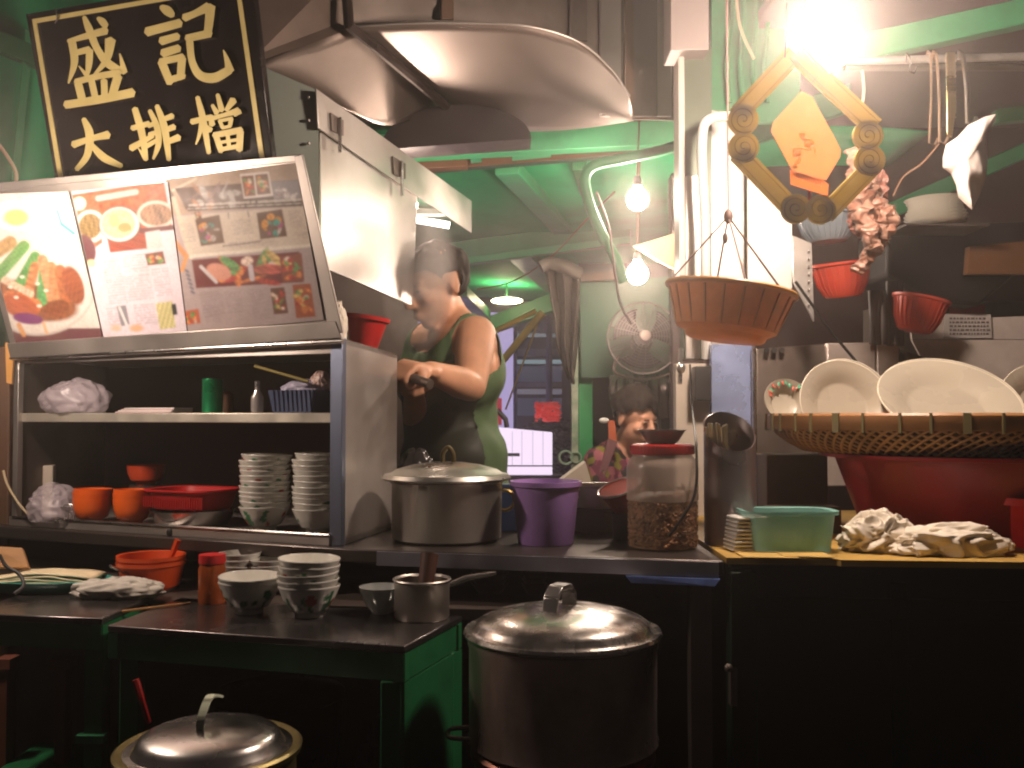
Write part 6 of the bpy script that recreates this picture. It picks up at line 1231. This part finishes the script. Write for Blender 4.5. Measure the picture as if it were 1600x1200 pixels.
def head_parts(c, R, s=1.0):
    L = lambda x, y, z: V(c) + R @ (V((x, y, z)) * s)
    ex = [(L(0, -.012, .035), (.075 * s, .092 * s, .080 * s), R), (L(0, .028, -.035), (.056 * s, .062 * s, .066 * s), R), (L(0, .058, -.088), (.026 * s, .022 * s, .018 * s), R),
          (L(0, .074, .026), (.048 * s, .013 * s, .012 * s), R), (L(.036, .062, -.022), (.024 * s, .022 * s, .022 * s), R), (L(-.036, .062, -.022), (.024 * s, .022 * s, .022 * s), R),
          (L(0, .088, -.058), (.022 * s, .012 * s, .007 * s), R), (L(0, .085, -.068), (.019 * s, .012 * s, .007 * s), R), (L(.030, .078, .006), (.015 * s, .010 * s, .009 * s), R), (L(-.030, .078, .006), (.015 * s, .010 * s, .009 * s), R)]
    for sx in (-1, 1):
        ex.append((L(sx * .076, -.008, -.002), (.008 * s, .018 * s, .030 * s), R)); ex.append((L(sx * .076, -.006, -.024), (.007 * s, .010 * s, .012 * s), R))
    caps = [(L(0, .090, .012), .009 * s, L(0, .106, -.026), .013 * s), (L(.010, .094, -.030), .008 * s, L(-.010, .094, -.030), .008 * s)]
    return caps, ex
def fist(caps, palm, wrist, fd, up, curl, s=1.0, gripdir=None):
    """five separate bent fingers: fd direction of knuckles, up = back of hand normal"""
    fd = V(fd).normalized(); up = (V(up) - fd * V(up).dot(fd)).normalized(); sd = fd.cross(up).normalized()
    for off in (-.024, -.008, .008, .024): caps.append((V(wrist) + sd * off * .8 * s, .017 * s, V(palm) + (fd * .022 + sd * off) * s, .014 * s))
    for i, off in enumerate((-.029, -.010, .009, .027)):
        ln = (.040, .046, .043, .034)[i] * s; k0 = V(palm) + fd * .03 * s + sd * off * s
        k1 = k0 + (fd * .55 - up * .84) * ln; k2 = k1 + (-fd * .65 - up * .75) * ln * .62; k3 = k2 + (-fd * .95 + up * .15) * ln * .5
        caps += [(k0, .0098 * s, k1, .0088 * s), (k1, .0088 * s, k2, .008 * s), (k2, .008 * s, k3, .007 * s)]
    caps += [(V(palm) - sd * .016 * s - up * .012 * s, .020 * s, V(palm) + sd * .016 * s - up * .012 * s + fd * .01 * s, .020 * s)]
    t0 = V(palm) - sd * .034 * s - up * .006 * s - fd * .01 * s; t1 = t0 + (fd * .6 - up * .6 - sd * .35) * .034 * s; t2 = t1 + (fd * .35 - up * .5 + sd * .7) * .028 * s
    caps += [(t0, .013 * s, t1, .0105 * s), (t1, .0105 * s, t2, .009 * s)]
# ---- cook
cd = V((-.80, -.60, 0)).normalized(); lf = V((-cd.y, cd.x, 0))   # his left -> towards camera/right
base = P(712, 760, 2.86); ck_ = thing("person", (base.x, base.y, 0), "cook in green sleeveless vest and dark apron facing left in the steam", "person")
hip = V((base.x, base.y, .95)); chest = V(P(704, 560, 2.86)); neckb = V(P(706, 500, 2.84)); hc_ = V(P(683, 447, 2.79))
shL = V(P(744, 524, 2.73)); shR = chest + (chest - shL); shR.z = shL.z - .01
elL = V(P(736, 604, 2.60)); wrL = V(P(672, 580, 2.46)); haL = V(P(650, 574, 2.42))
elR = shR + V((-.02, -.10, -.25)); haR = V(P(643, 592, 2.52)); wrR = haR.lerp(elR, .25)
footL = hip + lf * .11; footR = hip - lf * .11
tor = [(hip + lf * .07, .125, hip - lf * .07, .125), (hip + V((0, 0, .12)) + lf * .05, .118, hip + V((0, 0, .12)) - lf * .05, .118), (hip + V((0, 0, .12)), .125, chest + V((0, 0, -.06)), .125),
       (chest + lf * .075 + V((0, 0, -.05)), .115, chest - lf * .075 + V((0, 0, -.05)), .115), (chest + lf * .08 + V((0, 0, .03)), .095, chest - lf * .08 + V((0, 0, .03)), .095),
       (shL - lf * .035, .056, neckb, .056), (shR + lf * .035, .056, neckb, .056)]
body = tor + [(neckb, .056, hc_ + V((.012, .03, -.04)), .054), (shL, .058, shL.lerp(elL, .45), .054), (shL.lerp(elL, .45), .054, elL, .042), (elL, .042, elL.lerp(wrL, .3), .044), (elL.lerp(wrL, .3), .044, wrL, .027),
              (shR, .06, elR, .044), (elR, .044, wrR, .027)]
for ft, s_ in ((footL, 1), (footR, -1)):
    kn = V((ft.x, ft.y, .50)) + cd * .03; an = V((ft.x, ft.y, .09)); body += [(V((ft.x, ft.y, .9)), .088, kn, .06), (kn, .058, V((ft.x, ft.y, .32)) - cd * .02, .058), (V((ft.x, ft.y, .32)) - cd * .02, .058, an, .038), (an - V((0, 0, .045)), .042, an + cd * .14 - V((0, 0, .055)), .032)]
hR = headframe(hc_, cd + V((-.10, -.05, -.42)), .0)
hcaps, hex_ = head_parts(hc_, hR, 1.06)
fd_ = (haL - wrL).normalized(); fist(body, haL, wrL, fd_, V((.1, -.3, 1)), 1, 1.0); fist(body, haR, wrR, (haR - wrR).normalized(), V((0, .4, 1)), 1, 1.0)
me_b = capsules(body + hcaps, hex_, .0058, 5)
addmesh("body", me_b, skin_m, ck_)
me_t = capsules(tor, (), .012, 10)
front = chest + cd * .12
def cutv(p, n):
    if (p - (neckb + cd * .075 + V((0, 0, .012)))).length < .108: return True
    if (p - neckb).length < .082: return True
    for s_, sg_ in ((shL, 1), (shR, -1)):
        if (p - (s_ + lf * sg_ * .035 + V((0, 0, -.02)))).length < .082: return True
    return p.z < .80 or p.z > shL.z + .075
vest = M("olive_green_vest", (.085, .15, .065), .8, 0, .2, 12, .02)
addmesh("vest", me_t, vest, ck_, cutv, .010, lambda p, n: .006 * noise.noise(V((p.x * 26, p.y * 26, p.z * 5))) + .005 * noise.noise(p * 14))
def cuta(p, n): return p.z > chest.z - .01 or p.z < .5 or (n.dot(cd) < .12 and abs(n.z) < .8) or n.dot(cd) < -.1
addmesh("apron", me_t, M("black_apron", (.016, .020, .012), .5, 0, .3, 8, .02), ck_, cuta, .022, lambda p, n: .008 * noise.noise(V((p.x * 16, p.y * 16, p.z * 4))))
g = MB(); 
for i, ft in enumerate((footL, footR)): g.tube([V((ft.x, ft.y, .12)), V((ft.x, ft.y, .5)) + cd * .03, V((ft.x, ft.y, .92))], [.075, .085, .115], 20)
obj("trousers", g, M("dark_trousers", (.02, .02, .03), .8), ck_)
def haircap(hc, R, s, me, parent, fringe, back, name="hair", th=.010):
    Ri = R.transposed()
    def cut(p, n):
        q = Ri @ (p - hc) / s
        return not ((q.z > fringe(q)) and abs(q.x) < .12 and q.length < .16) or (abs(q.x) > .070 and -.028 < q.y < .018 and q.z < .026)
    return addmesh(name, me, hair, parent, cut, th, lambda p, n: .005 * noise.noise(V((p.x * 70, p.y * 70, p.z * 30))) + .011 * noise.noise(p * 24) + (.014 * max(0, n.z) if th > .01 else 0))
me_h = capsules(hcaps, hex_, .005, 3)
haircap(hc_, hR, 1.06, me_h, ck_, lambda q: .050 if q.y > .055 else (.050 - (.055 - q.y) * 1.1 if q.y > -.01 else max(-.055, -.02 - (-.01 - q.y) * .9)), 0, th=.006)
g = MB()
for sx in (-1, 1): g = MB(); g.ball(hc_ + hR @ (V((sx * .030, .083, .005)) * 1.06), (.012, .005, .0035), 12, 8, 0, hR); obj("eye", g, M("eye_dark", (.02, .012, .01), .3), ck_); g = MB(); g.tube([hc_ + hR @ (V((sx * .030 + k * .007, .0925 - abs(k) * .002, .020 + (.002 if k == 0 else 0))) * 1.06) for k in (-2, 0, 2)], .0022, 6); obj("eyebrow", g, M("eye_dark"), ck_)
# wok handle / steel ladle he grips
g = MB(); u_ = (V((.1, -.3, 1)) - fd_ * V((.1, -.3, 1)).dot(fd_)).normalized(); a = haL + fd_ * .034 - u_ * .026; sdv = fd_.cross(u_); g.tube([a - sdv * .10, a + sdv * .22], .012, 10); tag(obj("steel_ladle", g, steel_dk), "steel wok ladle gripped in the cook's fists", "ladle")
# ---- woman
wd = V((.80, -.62, 0)).normalized(); wl = V((-wd.y, wd.x, 0))
hcw = V(P(993, 655, 3.78)); baseW = V((hcw.x - .12, hcw.y + .10, 0)); pw_ = thing("person", baseW, "short-haired woman in pink and yellow patterned blouse looking down", "person")
chw = V(P(968, 745, 3.88)); nbw = V(P(972, 704, 3.86)); hipw = V((chw.x - .02, chw.y + .05, .55))
sLw = chw + wl * .155 + V((0, 0, .07)); sRw = chw - wl * .155 + V((0, 0, .07)); 
tw_ = [(hipw + wl * .06, .13, hipw - wl * .06, .13), (hipw, .135, chw + V((0, 0, -.08)), .12), (chw + wl * .06, .105, chw - wl * .06, .105), (sLw - wl * .03, .052, nbw, .052), (sRw + wl * .03, .052, nbw, .052)]
arms = []
for s_, sg_ in ((sLw, 1), (sRw, -1)):
    e_ = s_ + V((0, 0, -.25)) + wd * .06 + wl * sg_ * .03; wr_ = e_ + wd * .20 - wl * sg_ * .07 + V((0, 0, .02)); arms += [(s_, .052, e_, .042)]; hands_ = (e_, .036, wr_, .025)
    tw2 = hands_; arms += [hands_]
bodyw = tw_ + arms + [(nbw, .045, hcw + V((-.02, .02, -.05)), .045)]
for s_, sg_ in ((sLw, 1), (sRw, -1)):
    e_ = s_ + V((0, 0, -.25)) + wd * .06 + wl * sg_ * .03; wr_ = e_ + wd * .20 - wl * sg_ * .07 + V((0, 0, .02)); pl_ = wr_ + (wr_ - e_).normalized() * .05; fist(bodyw, pl_, wr_, (wr_ - e_), V((0, 0, 1)), 1, .9)
    kn = hipw + wd * .40 + wl * sg_ * .10; bodyw += [(hipw + wl * sg_ * .09, .085, kn, .06), (kn, .055, V((kn.x, kn.y, .08)), .035), (V((kn.x, kn.y, .04)), .035, V((kn.x, kn.y, .035)) + wd * .12, .028)]
hRw = headframe(hcw, V((.62, -.78, -.26)), 0); hcp, hex2 = head_parts(hcw, hRw, .96)
me_w = capsules(bodyw + hcp, hex2, .0058, 5); addmesh("body", me_w, skin_w, pw_)
bl = bpy.data.materials.new("patterned_blouse"); bl.use_nodes = True; nt = bl.node_tree; b = nt.nodes["Principled BSDF"]; b.inputs['Roughness'].default_value = .8
tcn = nt.nodes.new("ShaderNodeTexCoord"); vn = nt.nodes.new("ShaderNodeTexVoronoi"); vn.inputs['Scale'].default_value = 36; nt.links.new(tcn.outputs['Object'], vn.inputs['Vector'])
sp_ = nt.nodes.new("ShaderNodeSeparateColor"); nt.links.new(vn.outputs['Color'], sp_.inputs[0]); cr_ = nt.nodes.new("ShaderNodeValToRGB"); nt.links.new(sp_.outputs[0], cr_.inputs[0]); cr_.color_ramp.interpolation = 'CONSTANT'
els = cr_.color_ramp.elements; els[0].color = (.13, .02, .045, 1); els[1].position = .3; els[1].color = (.018, .012, .012, 1)
for p_, c_ in ((.55, (.17, .15, .015, 1)), (.76, (.30, .09, .11, 1))): e_ = els.new(p_); e_.color = c_
nt.links.new(cr_.outputs[0], b.inputs['Base Color'])
me_tw = capsules(tw_ + [arms[0], arms[2]] + [(arms[1][0], .038, V(arms[1][0]).lerp(arms[1][2], .6), .036), (arms[3][0], .038, V(arms[3][0]).lerp(arms[3][2], .6), .036)], (), .01, 8)
addmesh("blouse", me_tw, bl, pw_, lambda p, n: (p - (nbw + wd * .05 + V((0, 0, .02)))).length < .075 or p.z < .45, .012, lambda p, n: .006 * noise.noise(p * 18))
me_hw = capsules(hcp, hex2, .0045, 3)
haircap(hcw, hRw, .96, me_hw, pw_, lambda q: (.058 + .010 * math.sin(q.x * 90)) if q.y > .05 else (.058 - (.05 - q.y) * 1.3 if q.y > 0 else max(-.075, -.01 - (-q.y) * 1.4)), 0, th=.013)
g = MB()
for sx in (-1, 1): g = MB(); g.ball(hcw + hRw @ (V((sx * .028, .084, .004)) * .96), (.011, .005, .003), 12, 8, 0, hRw); obj("eye", g, M("eye_dark"), pw_); g = MB(); g.tube([hcw + hRw @ (V((sx * .029 + k * .007, .0925 - abs(k) * .002, .018 + (.002 if k == 0 else 0))) * .96) for k in (-2, 0, 2)], .0022, 6); obj("eyebrow", g, M("eye_dark"), pw_)
g = MB(); g.ball(hcw + hRw @ (V((0, .092, -.060)) * .96), (.017, .006, .004), 12, 8, 0, hRw); obj("lips", g, M("lips", (.34, .09, .07), .4), pw_)
g = MB(); a = P(955, 672, 3.72); g.slab([a + V((-.012, 0, .04)), a + V((.014, 0, .035)), a + V((.022, 0, -.04)), a + V((-.008, 0, -.045))], V((0, .012, 0))); g.ball(P(944, 657, 3.72), (.020, .010, .011), mi=1); tag(obj("bag_clip", g, [M("orange_clip", (.50, .11, .04), .5), whitepl]), "orange and white twist hanging by the woman's shoulder", "clip")
g = MB(); g.slab(*pplate([(950, 685, 3.70), (965, 690, 3.70), (945, 745, 3.68), (938, 790, 3.68), (928, 770, 3.68)], .01)); obj("apron_strap", g, M("pink_strap", (.16, .06, .07), .6), pw_)
g = MB(); g.box((hipw.x, hipw.y + .02, .2), (.34, .30, .04)); 
for sx in (-1, 1):
    for sy in (-1, 1): g.box((hipw.x + sx * .13, hipw.y + .02 + sy * .11, .09), (.03, .03, .18))
g.box((hipw.x, hipw.y + .02, .31), (.30, .28, .18)); tag(obj("stool", g, M("reddish_wood")), "low wooden seat under the woman", "stool")

# ================================================================== STEAM AND AIR
def volume(name, g, dens, col, label, noise_scale=None, thr=(.4, .75), vary=None):
    m = bpy.data.materials.new(name + "_vol"); m.use_nodes = True; nt = m.node_tree; nt.nodes.clear(); o = nt.nodes.new("ShaderNodeOutputMaterial"); pv = nt.nodes.new("ShaderNodeVolumePrincipled")
    pv.inputs['Color'].default_value = (*col, 1); pv.inputs['Density'].default_value = dens; pv.inputs['Anisotropy'].default_value = .86 if name == 'haze' else .2; nt.links.new(pv.outputs[0], o.inputs['Volume'])
    if noise_scale:
        tc = nt.nodes.new("ShaderNodeTexCoord"); n1 = nt.nodes.new("ShaderNodeTexNoise"); n1.inputs['Scale'].default_value = noise_scale; n1.inputs['Detail'].default_value = 3; nt.links.new(tc.outputs['Object'], n1.inputs['Vector'])
        mr = nt.nodes.new("ShaderNodeMapRange"); mr.inputs[1].default_value = thr[0]; mr.inputs[2].default_value = thr[1]; mr.inputs[4].default_value = dens; nt.links.new(n1.outputs[0], mr.inputs[0])
        # soft falloff to the edge: generated coords
        vm = nt.nodes.new("ShaderNodeVectorMath"); vm.operation = 'MULTIPLY_ADD'; vm.inputs[1].default_value = (2, 2, 2); vm.inputs[2].default_value = (-1, -1, -1); nt.links.new(tc.outputs['Generated'], vm.inputs[0])
        ln = nt.nodes.new("ShaderNodeVectorMath"); ln.operation = 'LENGTH'; nt.links.new(vm.outputs[0], ln.inputs[0])
        fo = nt.nodes.new("ShaderNodeMapRange"); fo.inputs[1].default_value = 1.0; fo.inputs[2].default_value = .15; fo.inputs[3].default_value = 0; fo.inputs[4].default_value = 1; nt.links.new(ln.outputs['Value'], fo.inputs[0])
        mu = nt.nodes.new("ShaderNodeMath"); mu.operation = 'MULTIPLY'; nt.links.new(mr.outputs[0], mu.inputs[0]); nt.links.new(fo.outputs[0], mu.inputs[1]); nt.links.new(mu.outputs[0], pv.inputs['Density'])
    ob = obj(name, g, m); tag(ob, label, "steam" if name != "haze" else "haze", kind='stuff'); return ob
g = MB(); g.ball(P(655, 430, 2.50), (.10, .10, .24), 32, 20, 0, Matrix.Rotation(.14, 3, 'Y')); volume("steam", g, 24, (.95, .88, .84), "white steam rising in front of the cook's face", 9, (.30, .70))
g = MB(); g.ball(P(760, 350, 2.6), (.34, .12, .13), 32, 20, 0, Matrix.Rotation(-.2, 3, 'Y')); volume("steam", g, 1.0, (.95, .88, .84), "thin steam drifting right below the green canopy", 5, (.35, .7))

g = MB(); g.box((0, 4.6, 1.4), (16, 11.5, 4.9)); volume("haze", g, HAZE, (1, .93, .88), "thin warm kitchen haze, also added for a bloom round the bulbs")  # strong forward scatter makes the haze imitate lens bloom as well
